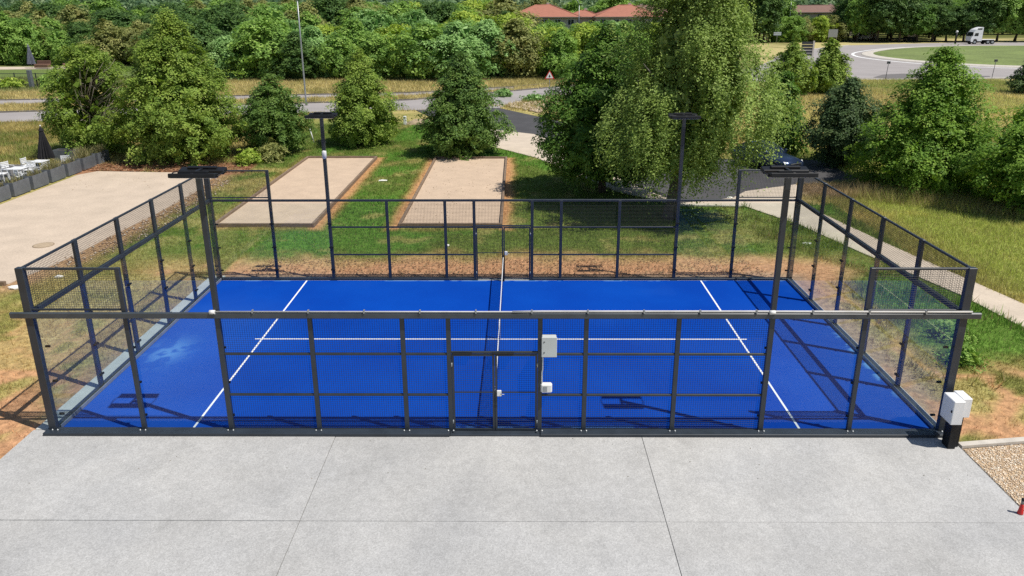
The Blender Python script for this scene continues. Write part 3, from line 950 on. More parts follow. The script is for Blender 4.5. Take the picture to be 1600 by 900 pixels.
MB().bbox(-.125, .125, -.13, 0, 0, .22, .03).build("housing", M_whitepl, sb)
MB().bbox(-.075, .015, -.138, -.131, .04, .17, .003).build("display", mat("grey_display", (.30, .32, .33), rough=.3), sb)
MB().tube([(-.10, -.06, .221), (-.10, -.06, .46), (-.085, -.05, .56), (-.085, -.05, .905)], .016, 8).build("conduit", M_whitepl, sb)

# ------------------------------------------------------------------ net
net = thing("tennis_net", "black net with white top tape across the middle of the blue court", "net", (0, 5, .03))
def netz(t):
    return .90 - .04 * math.sin(math.pi * t)
nv, nf = [], []
ny_, nz_ = 196, 18
for i in range(ny_ + 1):
    yy = -4.88 + 9.76 * i / ny_
    top = netz(i / ny_)
    nv += [(0, yy - .004, .01), (0, yy + .004, .01), (0, yy + .004, top), (0, yy - .004, top)]
    o = 4 * i
    nf.append((o, o + 1, o + 2, o + 3))
o = len(nv)
for j in range(nz_ + 1):
    for i in range(14):
        y0 = -4.88 + 9.76 * i / 14; y1 = -4.88 + 9.76 * (i + 1) / 14
        z0 = .01 + (netz(i / 14) - .01) * j / nz_; z1 = .01 + (netz((i + 1) / 14) - .01) * j / nz_
        k = len(nv)
        nv += [(0.0005, y0, z0 - .004), (0.0005, y1, z1 - .004), (0.0005, y1, z1 + .004), (0.0005, y0, z0 + .004)]
        nf.append((k, k + 1, k + 2, k + 3))
MB().add(nv, nf).build("netting", M_wire, net)
tp = MB()
for i in range(24):
    y0 = -4.88 + 9.76 * i / 24; y1 = -4.88 + 9.76 * (i + 1) / 24
    a, c = netz(i / 24), netz((i + 1) / 24)
    for sx in (-1, 1):
        k = [(sx * .006, y0, a - .055), (sx * .006, y1, c - .055), (sx * .012, y1, c), (sx * .012, y0, a)]
        tp.add(k, [(0, 1, 2, 3)])
    tp.add([(-.012, y0, a), (.012, y0, a), (.012, y1, c), (-.012, y1, c)], [(0, 1, 2, 3)])
tp.build("tape", M_whitepaint, net)
for y in (-4.93, 4.93):
    MB().bbox(-.04, .04, y - .04, y + .04, .002, .95, .006).build("net_post", M_black, net)
MB().box(-.003, .003, -.025, .025, .005, .858).build("centre_strap", M_whitepaint, net)

# ------------------------------------------------------------------ floodlight poles
M_lens = mat("lamp_lens", (.55, .57, .6), rough=.15)
def floodlight(x, y, label, white=False, tall=6.0):
    t = thing("floodlight_pole", label, "floodlight", (x, y, .03), group="floodlight poles of the court")
    MB().bbox(-.055, .055, -.05, .05, 0, tall, .006).build("pole", M_steel, t)
    MB().box(-.12, .12, -.09, .09, 0, .014).build("base_plate", M_steel, t)
    br = MB()
    br.bbox(-.03, .03, -.34, .34, tall + .001, tall + .05, .006)
    br.build("cross_arm", M_black, t)
    for yy, tl in ((-.25, -.18), (.25, .18)):
        h = link("lamp_head", MB().bbox(-.47, .47, -.11, .11, -.03, .06, .012).mesh("lamp_head", M_black), t, (0, yy, tall - .03), (tl, 0, 0))
        for k in range(4):
            MB().bbox(-.44 + k * .225, -.44 + k * .225 + .20, -.085, .085, -.037, -.031, .002).build("lens", M_lens, h)
        MB().bbox(-.30, .30, -.045, .045, .061, .105, .006).build("driver_box", M_black, h)
    b = MB()
    for sx in (-.48, .48):
        b.tube([(sx, -.25, tall - .03), (sx * 1.06, 0, tall + .0), (sx, .25, tall - .03)], .012, 6)
    b.build("side_bracket", M_black, t)
    if white:
        MB().lathe([(.03, 0), (.075, .03), (.08, .20), (.075, .27), (.05, .30)], (0, -.005, 4.32), 14).build("sensor", M_whitepl, t)
    return t
floodlight(-6, YF, "tall dark floodlight pole rising from the front left of the cage")
floodlight(6, YF, "tall dark floodlight pole rising from the front right of the cage")
floodlight(-6, YB, "floodlight pole on the far left fence carrying a white sensor", True, 5.78)
floodlight(6, YB, "floodlight pole on the far right fence, in front of the birch", False, 5.74)

# ------------------------------------------------------------------ twin electric cabinet and red marker at the right front
eb = thing("electric_cabinet", "pair of white electric boxes on a black pillar at the cage's right corner", "electric cabinet", (10.03, -.62, .026))
MB().bbox(-.14, .02, -.13, .13, 0, .70, .006).build("pillar", M_black, eb)
MB().bbox(.03, .13, -.05, .16, 0, .74, .006).build("pillar", M_black, eb)
MB().bbox(-.24, .0, -.22, .22, .64, 1.20, .012).build("white_box", M_whitepaint, eb)
MB().bbox(.035, .245, -.05, .34, .72, 1.18, .012).build("white_box", M_whitepaint, eb)
MB().box(-.252, -.241, -.20, -.16, .92, .97).build("lock", M_black, eb)
cone = thing("marker_cone", "small red cone with black tip standing on the concrete edge", "cone", (10.08, -2.98, .027))
MB().lathe([(.052, 0), (.055, .02), (.046, .06), (.031, .19), (.027, .215)], (0, 0, 0), 18).build("red_body", M_red, cone)
MB().lathe([(.029, .216), (.028, .29)], (0, 0, 0), 14).build("neck", mat("smoky_plastic", (.25, .24, .22), rough=.2), cone)
MB().lathe([(.033, .291), (.033, .325), (.02, .335)], (0, 0, 0), 14).build("tip", M_black, cone)

# ------------------------------------------------------------------ grass blades
M_blade = attr_mat("grass_blade", rough=.7, fine=0, bump=0, spec=.25, transl=.35)
def excl(x, y, pad=0.0):
    """true where no grass grows"""
    e = (x > -10.6 - pad) & (x < 10.6 + pad) & (y > -20) & (y < 10.45 + pad)
    for P in (YARD, DRIVE, FOOTWAY, PATH, ROAD_A, ROAD_B, SERV, gp):
        e |= inpoly(x, y, P)
    for (a, b, c, d) in PET:
        e |= (x > a - .14) & (x < b + .14) & (y > c - .14) & (y < d + .14)
    return e
def grass(name, region, n, hmin, hmax, wid, seed, keep=None, straw=0.0, spread=.04, bright=1.0):
    r = np.random.default_rng(seed)
    x0, x1, y0, y1 = region
    x = r.uniform(x0, x1, n); y = r.uniform(y0, y1, n)
    k = ~excl(x, y)
    c = ground_cols(x, y)
    greenish = c[:, 1] / (c[:, 0] + 1e-6)
    # soil grows less grass
    pr = np.clip((greenish - .62) / .25, .10, 1)
    k &= r.random(n) < pr
    if keep is not None:
        k &= keep(x, y, r)
    x, y, c = x[k], y[k], c[k]
    m = 3
    n = len(x)
    x = np.repeat(x, m) + r.normal(0, spread, n * m); y = np.repeat(y, m) + r.normal(0, spread, n * m)
    c = np.repeat(c, m, 0)
    hh = r.uniform(hmin, hmax, n * m) * (.6 + .8 * fbm(x, y, 1.2, 3, 41))
    a = r.uniform(0, 6.283, n * m); lean = r.uniform(.1, .75, n * m) * hh
    la = r.uniform(0, 6.283, n * m)
    w = wid * r.uniform(.6, 1.3, n * m)
    p = np.stack([x, y, np.full(n * m, -.015)], -1)
    d = np.stack([np.cos(a), np.sin(a), np.zeros(n * m)], -1) * w[:, None]
    tip = p + np.stack([np.cos(la) * lean, np.sin(la) * lean, hh], -1)
    V = np.stack([p - d, p + d, tip], 1).reshape(-1, 3)
    F = np.arange(n * m * 3).reshape(-1, 3)
    c = c * r.uniform(.9, 2.0, (n * m, 1)) * bright
    s = r.random((n * m, 1)) < (.10 + straw)
    c = np.where(s, np.array([.42, .34, .16]) * r.uniform(.7, 1.2, (n * m, 1)), c)
    c = np.clip(np.concatenate([c, np.ones((n * m, 1))], 1), 0, 1).repeat(3, 0)
    return link(name, np_mesh(name, V, F, M_blade, False, {"Col": ('POINT', 'FLOAT_COLOR', c)}), kind="stuff")
grass("grass", (-17.5, 17, -3.5, 17), 150000, .04, .13, .007, 101)
grass("grass", (-19, 17, 17, 48), 110000, .05, .15, .011, 102)
grass("meadow_grass", (15.5, 30, -3, 27), 90000, .07, .25, .011, 103, straw=.06, spread=.07, bright=1.35)
grass("meadow_grass", (15.5, 62, 27, 86), 90000, .12, .38, .022, 104, straw=.18, spread=.12, bright=1.3)
grass("meadow_grass", (-52, -17, 29, 62), 60000, .10, .32, .018, 105, straw=.12, spread=.1)
grass("verge_grass", (-70, 42, 56, 92), 70000, .15, .45, .028, 106, straw=.2, spread=.14)
# taller weeds along the path and at the foot of the right-hand trees
grass("weeds", (10.7, 16.2, 2, 21), 7000, .15, .38, .016, 107, keep=lambda x, y, r: (fbm(x, y, 1.1, 3, 51) > .58), spread=.09)
grass("weeds", (17.0, 27, 15.5, 23.5), 5000, .35, .80, .012, 108, straw=.45, keep=lambda x, y, r: np.abs((y - 22.5) + .75 * (x - 18.5)) < 1.6, spread=.1)

# fallen leaves / litter on the mulch and worn strip
def litter(name, poly, n, s, cols, seed, zl=.03):
    r = np.random.default_rng(seed)
    P = np.array(poly); q = r.uniform(P.min(0), P.max(0), (n * 3, 2)); q = q[inpoly(q[:, 0], q[:, 1], poly)][:n]
    n = len(q)
    a = r.uniform(0, 6.283, n); u = np.stack([np.cos(a), np.sin(a), r.normal(0, .25, n)], -1) * s
    v = np.stack([-np.sin(a), np.cos(a), r.normal(0, .25, n)], -1) * s * .6
    p = np.concatenate([q, np.full((n, 1), zl)], 1)
    V = np.stack([p - u, p + v, p + u, p - v], 1).reshape(-1, 3)
    c = np.array(cols)[r.integers(0, len(cols), n)] * r.uniform(.7, 1.3, (n, 1))
    c = np.concatenate([c, np.ones((n, 1))], 1).repeat(4, 0)
    return link(name, np_mesh(name, V, np.arange(n * 4).reshape(-1, 4), M_blade, False, {"Col": ('POINT', 'FLOAT_COLOR', c)}), kind="stuff")
litter("leaf_litter", [(-26, 29.2), (-15.6, 28.6), (-15.6, 31), (-20, 32.5), (-26, 32)], 3500, .09, [(.35, .17, .09), (.42, .22, .12), (.28, .14, .08), (.45, .30, .18)], 120)
litter("leaf_litter", [(-9.8, 10.5), (9.8, 10.5), (9, 12.6), (-9, 12.6)], 2600, .045, [(.38, .24, .13), (.45, .33, .18), (.30, .19, .1)], 121)

litter("leaf_litter", [(-4.6, 17.2), (-.4, 17.2), (-.4, 32.4), (-4.6, 32.4)], 130, .035, [(.25, .17, .09), (.30, .22, .12), (.18, .14, .07)], 122, .06)
litter("leaf_litter", [(-24.5, 24), (-17, 24), (-17, 28.5), (-24.5, 28.8)], 70, .03, [(.30, .17, .09), (.33, .24, .14)], 123)
litter("leaf_litter", [(-10.5, -2.2), (10, -2.2), (10, -.35), (-10.5, -.35)], 26, .016, [(.22, .17, .10), (.16, .14, .09)], 124)

# ------------------------------------------------------------------ trees
def prof_ovoid(t):
    return np.clip(np.sin(np.pi * np.clip(t, 0, 1) ** .72) ** .72, .05, 1)
def prof_cone(t):
    return np.clip(np.where(t < .22, .72 + 1.27 * t, 1.0 - ((t - .22) / .78) ** 1.55 * .93), .05, 1)
def prof_dome(t):
    return np.clip(np.where(t < .35, .62 + 1.08 * t, np.sqrt(np.clip(1 - ((t - .35) / .66) ** 2, 0.01, 1))), .05, 1)
def prof_birch(t):
    return np.clip(np.where(t < .3, .66 + 1.1 * t, 1.0 - ((t - .3) / .7) ** 1.2 * .80), .05, 1)

def crown_mesh(name, mt, seed, H, Rr, z0, prof, ncl, nlf, ls, rad=.38, flat=.4, droop=0.0, out_tilt=.35, rough=.17, lean=(0, 0), hole=None, wl=.55, strand=False, core=3.0):
    r = np.random.default_rng(seed)
    t = r.random(ncl * 4)
    t = t[r.random(ncl * 4) < (prof(t) * .8 + .2)][:ncl]
    n = len(t)
    th = r.uniform(0, 2 * np.pi, n)
    lob = 1 + rough * (np.sin(th * 3 + seed + 5 * t) * .5 + np.sin(th * 5 - 9 * t + seed * 2) * .4 + (vnoise(th * 2.2, t * 7, 1, seed) - .5) * 2.0)
    fr = np.where(r.random(n) < .62, r.uniform(.84, 1.06, n), np.where(r.random(n) < .5, r.uniform(.50, .84, n), r.uniform(.05, .5, n)))
    fr = np.where(r.random(n) < .09, r.uniform(1.05, 1.20, n), fr)
    rr = Rr * prof(t) * lob * fr
    z = z0 + (H - z0) * t + r.normal(0, .12, n)
    c = np.stack([rr * np.cos(th) + lean[0] * t, rr * np.sin(th) + lean[1] * t, z], -1)
    if hole is not None:
        k = ~hole(c, th, t, r)
        c, th, t, fr = c[k], th[k], t[k], fr[k]; n = len(c)
    dt = .02
    slope = (prof(np.clip(t - dt, 0, 1)) - prof(np.clip(t + dt, 0, 1))) / (2 * dt) * Rr / (H - z0)
    o = np.stack([np.cos(th), np.sin(th), np.clip(slope, -.5, 2.0) + out_tilt], -1)
    o /= np.linalg.norm(o, axis=1, keepdims=True)
    up = np.array([0, 0, 1.0])
    # spray axis: outward and slightly down
    ax = np.stack([np.cos(th + r.normal(0, .5, n)), np.sin(th + r.normal(0, .5, n)), r.normal(-.05 - droop, .25, n)], -1)
    ax /= np.linalg.norm(ax, axis=1, keepdims=True)
    sd = np.cross(ax, o); sd /= np.linalg.norm(sd, axis=1, keepdims=True) + 1e-9
    nn = np.cross(sd, ax); nn *= np.sign((nn * o).sum(1, keepdims=True)) 
    cs = rad * r.uniform(.6, 1.45, n)
    N = n * nlf
    g = r.normal(0, 1, (n, nlf, 3))
    if strand:
        off = (np.array([0, 0, -1.0])[None, None] * (np.abs(g[..., :1]) * 1.35 - .5) * cs[:, None, None]
               + ax[:, None] * g[..., 1:2] * cs[:, None, None] * .34 + sd[:, None] * g[..., 2:3] * cs[:, None, None] * .34)
    else:
        rq = np.sqrt(r.random((n, nlf, 1))); aq = r.uniform(0, 2 * np.pi, (n, nlf, 1))
        e1 = rq * np.cos(aq) * 1.15; e2 = rq * np.sin(aq) * .85
        off = (ax[:, None] * e1 + sd[:, None] * e2 + nn[:, None] * g[..., 2:3] * flat * .38
               - nn[:, None] * (e1 ** 2 + e2 ** 2) * .34 - up * (np.maximum(e1, 0) ** 2 * .22 * (1 + droop * 2))) * cs[:, None, None]
    P = (c[:, None] + off).reshape(N, 3)
    P[:, 2] = np.maximum(P[:, 2], .06)
    ln = nn.repeat(nlf, 0) * .8 + o.repeat(nlf, 0) * .25 + r.normal(0, .34 if not strand else .45, (N, 3)) + np.array([.0, 0, .28])
    if not strand:
        ln += (ax[:, None] * e1 * .55 + sd[:, None] * e2 * .45).reshape(N, 3)
    ln /= np.linalg.norm(ln, axis=1, keepdims=True)
    q = r.normal(0, 1, (N, 3)) + (np.array([0, 0, -1.2]) if strand else 0)
    a = q - ln * (q * ln).sum(1, keepdims=True); a /= np.linalg.norm(a, axis=1, keepdims=True) + 1e-9
    b = np.cross(ln, a)
    sz = (ls * r.uniform(.6, 1.35, N))[:, None] * .5
    clv = r.random(n)
    lv = np.clip(clv.repeat(nlf) * .55 + r.random(N) * .45, 0, 1)
    # the dense inside of the crown: larger leaf sprays nearer the trunk
    M = int(n * core)
    ti = r.random(M * 3); ti = ti[r.random(M * 3) < prof(ti) ** 2][:M]; M = len(ti)
    ai = r.uniform(0, 2 * np.pi, M); ri = Rr * prof(ti) * np.sqrt(r.random(M)) * .72
    Pi = np.stack([ri * np.cos(ai) + lean[0] * ti, ri * np.sin(ai) + lean[1] * ti, z0 + (H - z0) * ti * .95 + .1], -1)
    if hole is not None:
        kk = ~hole(Pi, ai, ti, r); Pi = Pi[kk]; M = len(Pi)
    lni = r.normal(0, 1, (M, 3)); lni /= np.linalg.norm(lni, axis=1, keepdims=True)
    qi = r.normal(0, 1, (M, 3)); aa = qi - lni * (qi * lni).sum(1, keepdims=True); aa /= np.linalg.norm(aa, axis=1, keepdims=True)
    P = np.concatenate([P, Pi]); a = np.concatenate([a, aa]); b = np.concatenate([b, np.cross(lni, aa)])
    sz = np.concatenate([sz, (rad * r.uniform(.45, .9, M))[:, None]]); lv = np.concatenate([lv, r.random(M)]); N += M
    V = np.stack([P - a * sz, P + b * sz * wl - a * sz * .1, P + a * sz, P - b * sz * wl - a * sz * .1], 1).reshape(-1, 3)
    F = np.arange(N * 4).reshape(-1, 4)
    return np_mesh(name, V, F, mt, False, {"lv": ('FACE', 'FLOAT', lv)})

def trunk_mesh(name, mt, seed, H, r0, nlimb=9, z0=.4, spread=.6, Rr=2.5, lean=(0, 0), fork=False):
    rr = random.Random(seed)
    b = MB()
    top = H * .86
    pts, rad = [], []
    for i in range(8):
        t = i / 7
        pts.append((lean[0] * t + rr.uniform(-.05, .05) * (i > 0) * H * .08, lean[1] * t + rr.uniform(-.05, .05) * (i > 0) * H * .08, -.1 + (top + .1) * t))
        rad.append(r0 * (1.35 if i == 0 else 1) * (1 - t) ** .8 + .012)
    b.tube(pts, rad, 8)
    for k in range(nlimb):
        t = rr.uniform(.08 if not fork else .12, .8); a = k * 2.399 + rr.uniform(-.4, .4)
        z = z0 + (top - z0) * t
        i = min(int(z / top * 7), 6)
        bx, by = pts[i][0], pts[i][1]
        L = Rr * spread * (1.05 - .6 * t) * rr.uniform(.8, 1.2)
        up = rr.uniform(.35, .9)
        p0 = (bx, by, z)
        p1 = (bx + math.cos(a) * L * .5, by + math.sin(a) * L * .5, z + L * .5 * up)
        p2 = (bx + math.cos(a + .15) * L, by + math.sin(a + .15) * L, z + L * up * 1.05)
        rb = max(r0 * (1 - t) * .55, .02)
        b.tube([p0, p1, p2], [rb, rb * .6, .012], 6)
    return b.mesh(name, mt)

L_horn = leaf_mat("hornbeam_leaf", [(.038, .065, .012), (.070, .108, .018), (.108, .150, .026), (.160, .195, .045)], gain=2.35)
L_horn2 = leaf_mat("dark_hornbeam_leaf", [(.026, .052, .012), (.045, .082, .018), (.068, .112, .024), (.10, .14, .034)], gain=2.2)
L_lime = leaf_mat("lime_leaf", [(.022, .052, .010), (.038, .080, .014), (.060, .112, .018), (.095, .150, .028)])
L_birch = leaf_mat("birch_leaf", [(.040, .062, .014), (.074, .106, .024), (.108, .146, .036), (.16, .195, .058)], transl=.28, gain=2.75)
L_blue = leaf_mat("dark_blue_leaf", [(.022, .042, .018), (.036, .062, .025), (.055, .085, .030), (.085, .115, .042)])
L_bright = leaf_mat("bright_leaf", [(.040, .085, .012), (.070, .130, .018), (.110, .175, .026), (.15, .215, .040)], gain=2.1)
L_silver = leaf_mat("silver_leaf", [(.046, .092, .026), (.080, .142, .042), (.125, .20, .066), (.19, .27, .115)], transl=.26, gain=2.3)
L_mid = leaf_mat("wood_leaf", [(.034, .066, .014), (.058, .102, .020), (.09, .142, .030), (.13, .178, .046)], gain=2.9)
L_yell = leaf_mat("yellow_green_leaf", [(.065, .10, .014), (.105, .150, .022), (.15, .19, .032), (.20, .225, .05)], gain=2.6)
L_dark = leaf_mat("dark_wood_leaf", [(.016, .034, .010), (.026, .050, .014), (.040, .070, .018), (.060, .092, .026)], gain=2.9)
L_olive = leaf_mat("olive_leaf", [(.052, .062, .020), (.085, .095, .030), (.12, .125, .042), (.165, .155, .06)], gain=2.7)
L_pgrass = leaf_mat("ornamental_grass", [(.07, .08, .03), (.11, .11, .045), (.15, .135, .065), (.20, .17, .09)])

def tree(name, label, x, y, H, Rr, z0, prof, mt, seed, ncl, nlf, ls, bark=None, r0=None, group=None, category="tree", rot=0, **kw):
    t = thing(name, label, category, (x, y, 0), rot, group)
    r0 = r0 or .02 * H
    lean = kw.get("lean", (0, 0)); shift = kw.pop("shift", 0.0)
    link("trunk", trunk_mesh("trunk", bark or M_bark, seed, H, r0, 10, max(z0, .3), .75, Rr, lean, name == "birch_tree"), t)
    link("crown", crown_mesh("crown", mt, seed, H, Rr, z0, prof, ncl, nlf, ls, **kw), t, (shift, 0, 0))
    return t

G_ROW = "trees planted behind the court"
def gap(c, th, t, r):
    # thin, half-dead middle of the crown, facing the camera and to the right
    a = np.cos(th - (-.75))
    return (a > .45) & (t > .30) & (t < .80) & (r.random(len(c)) < .93)
t1 = tree("hornbeam_tree", "broad leafy tree with a bare grey twiggy gap, behind the planters", -27.3, 34.9, 6.9, 2.7, .1, prof_dome, L_horn, 21, 620, 74, .145, hole=gap, group=G_ROW, rad=.42)
tw = MB()
rr = random.Random(5)
for k in range(60):
    a = rr.uniform(-1.7, -.1); z = rr.uniform(1.4, 4.6); l = rr.uniform(1.4, 2.3)
    p0 = Vector((0, 0, z)); p1 = p0 + Vector((math.cos(a) * l * .6, math.sin(a) * l * .6, rr.uniform(.2, .9))); p2 = p0 + Vector((math.cos(a + .2) * l, math.sin(a + .2) * l, rr.uniform(.5, 1.7)))
    tw.tube([p0, p1, p2], [.035, .022, .008], 5)
tw.build("dead_branches", M_twig, t1)
tree("hornbeam_tree", "tallest conical tree on the left, beside the twiggy one", -20.96, 33.3, 8.8, 3.7, .05, prof_cone, L_horn, 22, 1050, 80, .145, group=G_ROW, rad=.42)
tree("hornbeam_tree", "small oval tree right of the tallest conical tree, near the left sand pitch", -15.48, 34.8, 5.0, 2.15, .05, prof_ovoid, L_horn2, 23, 430, 70, .135, group=G_ROW, rad=.36)
tree("hornbeam_tree", "bright conical tree between the left floodlight and the white marker post", -10.41, 38.4, 6.35, 2.3, .15, prof_cone, L_horn, 24, 540, 74, .14, group=G_ROW, rad=.38)
tree("hornbeam_tree", "dark conical tree at the far end of the right sand pitch", -3.13, 34.5, 6.35, 2.6, .1, prof_cone, L_horn2, 25, 620, 74, .14, group=G_ROW, rad=.4)
tree("lime_tree", "large dark round lime tree left of the birch", 4.9, 23.6, 8.2, 3.2, .9, prof_cone, L_lime, 26, 1050, 76, .135, group=G_ROW, rad=.42, out_tilt=.3)
tree("birch_tree", "tall weeping birch with olive leaves rising out of the picture", 7.45, 18.5, 12.6, 3.1, 2.25, prof_birch, L_birch, 27, 2150, 70, .108, bark=M_birchbark, r0=.27, group=G_ROW, rad=.46, strand=True, droop=.3, lean=(.75, .2), rough=.38, shift=.28)
tree("hornbeam_tree", "small dark tree half hidden behind the birch, above the parked car", 17.45, 34.2, 5.3, 1.6, .3, prof_cone, L_lime, 28, 330, 50, .16, group=G_ROW)
tree("hornbeam_tree", "round bright tree right of the birch top, left of its twin by the board", 29.6, 68.0, 5.4, 2.3, .1, prof_ovoid, L_horn, 29, 300, 56, .26, group=G_ROW, rad=.5)
tree("hornbeam_tree", "pointed bright tree in front of the roundabout's road, right of its twin", 34.2, 69.8, 5.7, 2.1, .1, prof_cone, L_horn, 30, 300, 56, .26, group=G_ROW, rad=.5)
tree("dark_tree", "bluish dark tree standing between the straw meadow and the big bright tree", 19.95, 30.4, 5.3, 1.95, .1, prof_ovoid, L_blue, 31, 440, 72, .135, group=G_ROW, rad=.38)
tree("hornbeam_tree", "big bright green tree on the right, in front of the roundabout", 22.1, 24.6, 7.1, 3.2, .05, prof_cone, L_bright, 32, 900, 76, .135, group=G_ROW, rad=.42, rough=.2)
tree("hornbeam_tree", "wide low tree cut by the right edge of the picture", 24.6, 19.6, 5.2, 2.75, .05, prof_dome, L_bright, 33, 640, 74, .128, group=G_ROW, rad=.40, rough=.22)
tree("dark_tree", "small dark tree on the meadow at the right edge, below the roundabout", 56.6, 69.6, 4.4, 2.2, .1, prof_cone, L_blue, 34, 280, 52, .26, group=G_ROW, rad=.5)

# low shrubs
def shrub(label, x, y, h, w, mt, seed, n=90, ls=.12, group="low shrubs"):
    t = thing("shrub", label, "shrub", (x, y, 0), group=group)
    link("foliage", crown_mesh("foliage", mt, seed, h, w, .02, prof_dome, n, 36, ls, rad=.24), t)
    b = MB(); rr = random.Random(seed)
    for k in range(5):
        a = rr.uniform(0, 6.28)
        b.tube([(0, 0, -.05), (math.cos(a) * w * .4, math.sin(a) * w * .4, h * .7)], [.02, .006], 5)
    b.build("stem", M_bark, t)
    return t
shrub("low yellowish shrub left of the left sand pitch's far end", -15.0, 32.2, 1.1, .9, L_olive, 61)
shrub("low leafy shrub at the left corner of the left sand pitch", -16.1, 31.2, .8, .7, L_yell, 62)
shrub("dark bushy weed on the worn soil right of the cage", 12.55, 3.6, .30, .55, L_mid, 63, 40, .07)
shrub("leafy weed clump beside the beige path, right of the cage corner", 13.1, 5.3, .28, .6, L_mid, 64, 44, .07)
shrub("small grey bush on the bank beside the warning sign", -1.0, 68.0, .8, 1.0, L_silver, 65, 50, .16)
shrub("grey-green bush on the bank right of the drive", 2.2, 63.5, .7, 1.2, L_silver, 66, 50, .16)

# ------------------------------------------------------------------ terrace furniture, planters
G_PL = "grey planters edging the terrace"
M_plt = M_planter
def planter(x, y, label, kind, seed, rot=0.0):
    t = thing("planter", label, "planter", (x, y, .02), rot, G_PL)
    b = MB()
    w, l, h = .34, .68, .70
    b.box(-w, w, -l, -l + .04, 0, h); b.box(-w, w, l - .04, l, 0, h)
    b.box(-w, -w + .04, -l + .04, l - .04, 0, h - .001); b.box(w - .04, w, -l + .04, l - .04, 0, h - .001)
    b.build("box", M_plt, t)
    MB().box(-w + .04, w - .04, -l + .04, l - .04, .01, h - .07).build("soil", M_soil, t)
    r = np.random.default_rng(seed)
    if kind > 0:
        n = 90 * kind
        px = r.uniform(-w + .08, w - .08, n); py = r.uniform(-l + .1, l - .1, n)
        hh = r.uniform(.18, .42, n) * (.7 + .35 * kind); la = r.uniform(0, 6.283, n); ln = hh * r.uniform(.2, .9, n)
        p = np.stack([px, py, np.full(n, h - .08)], -1)
        a = r.uniform(0, 6.283, n); d = np.stack([np.cos(a), np.sin(a), 0 * a], -1) * .012
        mid = p + np.stack([np.cos(la) * ln * .35, np.sin(la) * ln * .35, hh * .7], -1)
        tip = p + np.stack([np.cos(la) * ln, np.sin(la) * ln, hh], -1)
        V = np.stack([p - d, p + d, mid + d * .8, tip, mid - d * .8], 1).reshape(-1, 3)
        F = (np.arange(n)[:, None] * 5 + np.array([[0, 1, 2, 4]])).reshape(-1, 4)
        F2 = (np.arange(n)[:, None] * 5 + np.array([[4, 2, 3, 3]])).reshape(-1, 4)
        V4 = np.stack([p - d, p + d, mid + d * .8, mid - d * .8, tip, tip + .002], 1).reshape(-1, 3)
        F = np.concatenate([np.arange(n)[:, None] * 6 + np.array([[0, 1, 2, 3]]), np.arange(n)[:, None] * 6 + np.array([[3, 2, 5, 4]])])
        lv = r.random(len(F))
        link("grass_tuft", np_mesh("grass_tuft", V4, F, L_pgrass, False, {"lv": ('FACE', 'FLOAT', lv)}), t, kind="stuff")
    return t
pl = [(21.0, "nearest grey planter at the left edge of the sand yard", 1), (22.65, "grey planter with sparse grass, second along the yard from the left edge", 1), (24.3, "grey planter with dry grass in front of the white chairs", 1),
      (25.95, "grey planter with brown grass, right of the white chairs", 2), (27.6, "grey planter with little growth, right of the black parasol", 1), (29.25, "grey planter full of pale yellow grass", 3), (30.9, "last grey planter of the row, nearest the trees", 2)]
for i, (y, lab, k) in enumerate(pl):
    planter(-25.62, y + .66, lab, k, 200 + i)
planter(-28.0, 32.3, "grey planter standing behind the black parasol, apart from the row", 0, 210, math.pi / 2)

def chair(x, y, rz, label):
    t = thing("chair", label, "chair", (x, y, .02), rz, "white chairs on the terrace")
    MB().bbox(-.24, .24, -.23, .23, .42, .46, .008).build("seat", M_whitepaint, t)
    b = MB()
    for k in range(4):
        b.bbox(-.23, .23, .205, .23, .52 + k * .09, .585 + k * .09, .006)
    for sx in (-.225, .225):
        b.box(sx - .015, sx + .015, .231, .25, .44, .88)
    b.build("backrest", M_whitepaint, t)
    for sx in (-.21, .21):
        for sy in (-.20, .20):
            MB().box(sx - .018, sx + .018, sy - .018, sy + .018, 0, .42).build("leg", M_whitepaint, t)
    for sx in (-.245, .245):
        MB().box(sx - .02, sx + .02, -.2, .2, .63, .655).box(sx - .015, sx + .015, -.2, -.17, .46, .63).build("armrest", M_whitepaint, t)
    return t
def table(x, y, label):
    t = thing("table", label, "table", (x, y, .02), 0, "white tables on the terrace")
    MB().bbox(-.40, .40, -.40, .40, .71, .745, .008).build("tabletop", M_whitepaint, t)
    for sx in (-.34, .34):
        for sy in (-.34, .34):
            MB().box(sx - .025, sx + .025, sy - .025, sy + .025, 0, .71).build("leg", M_whitepaint, t)
    return t
table(-27.3, 26.3, "white square table behind the second planter from the left edge")
table(-27.3, 28.3, "white square table behind the planter with brown grass")
for x, y, rz, lab in ((-26.6, 25.4, 2.6, "white chair tucked close to the planters, left of the tables"), (-28.2, 26.2, 1.6, "white chair on the meadow side of the left table"),
                      (-27.3, 27.3, 0.1, "white chair between the two white tables"), (-28.2, 28.6, 1.5, "white chair on the meadow side of the right table"),
                      (-26.5, 29.6, -2.7, "white chair at the right end, next to the black parasol"), (-26.55, 27.2, -1.6, "white chair between the tables and the planters"),
                      (-28.6, 27.4, 1.2, "outermost white chair, farthest from the planters")):
    chair(x, y, rz, lab)

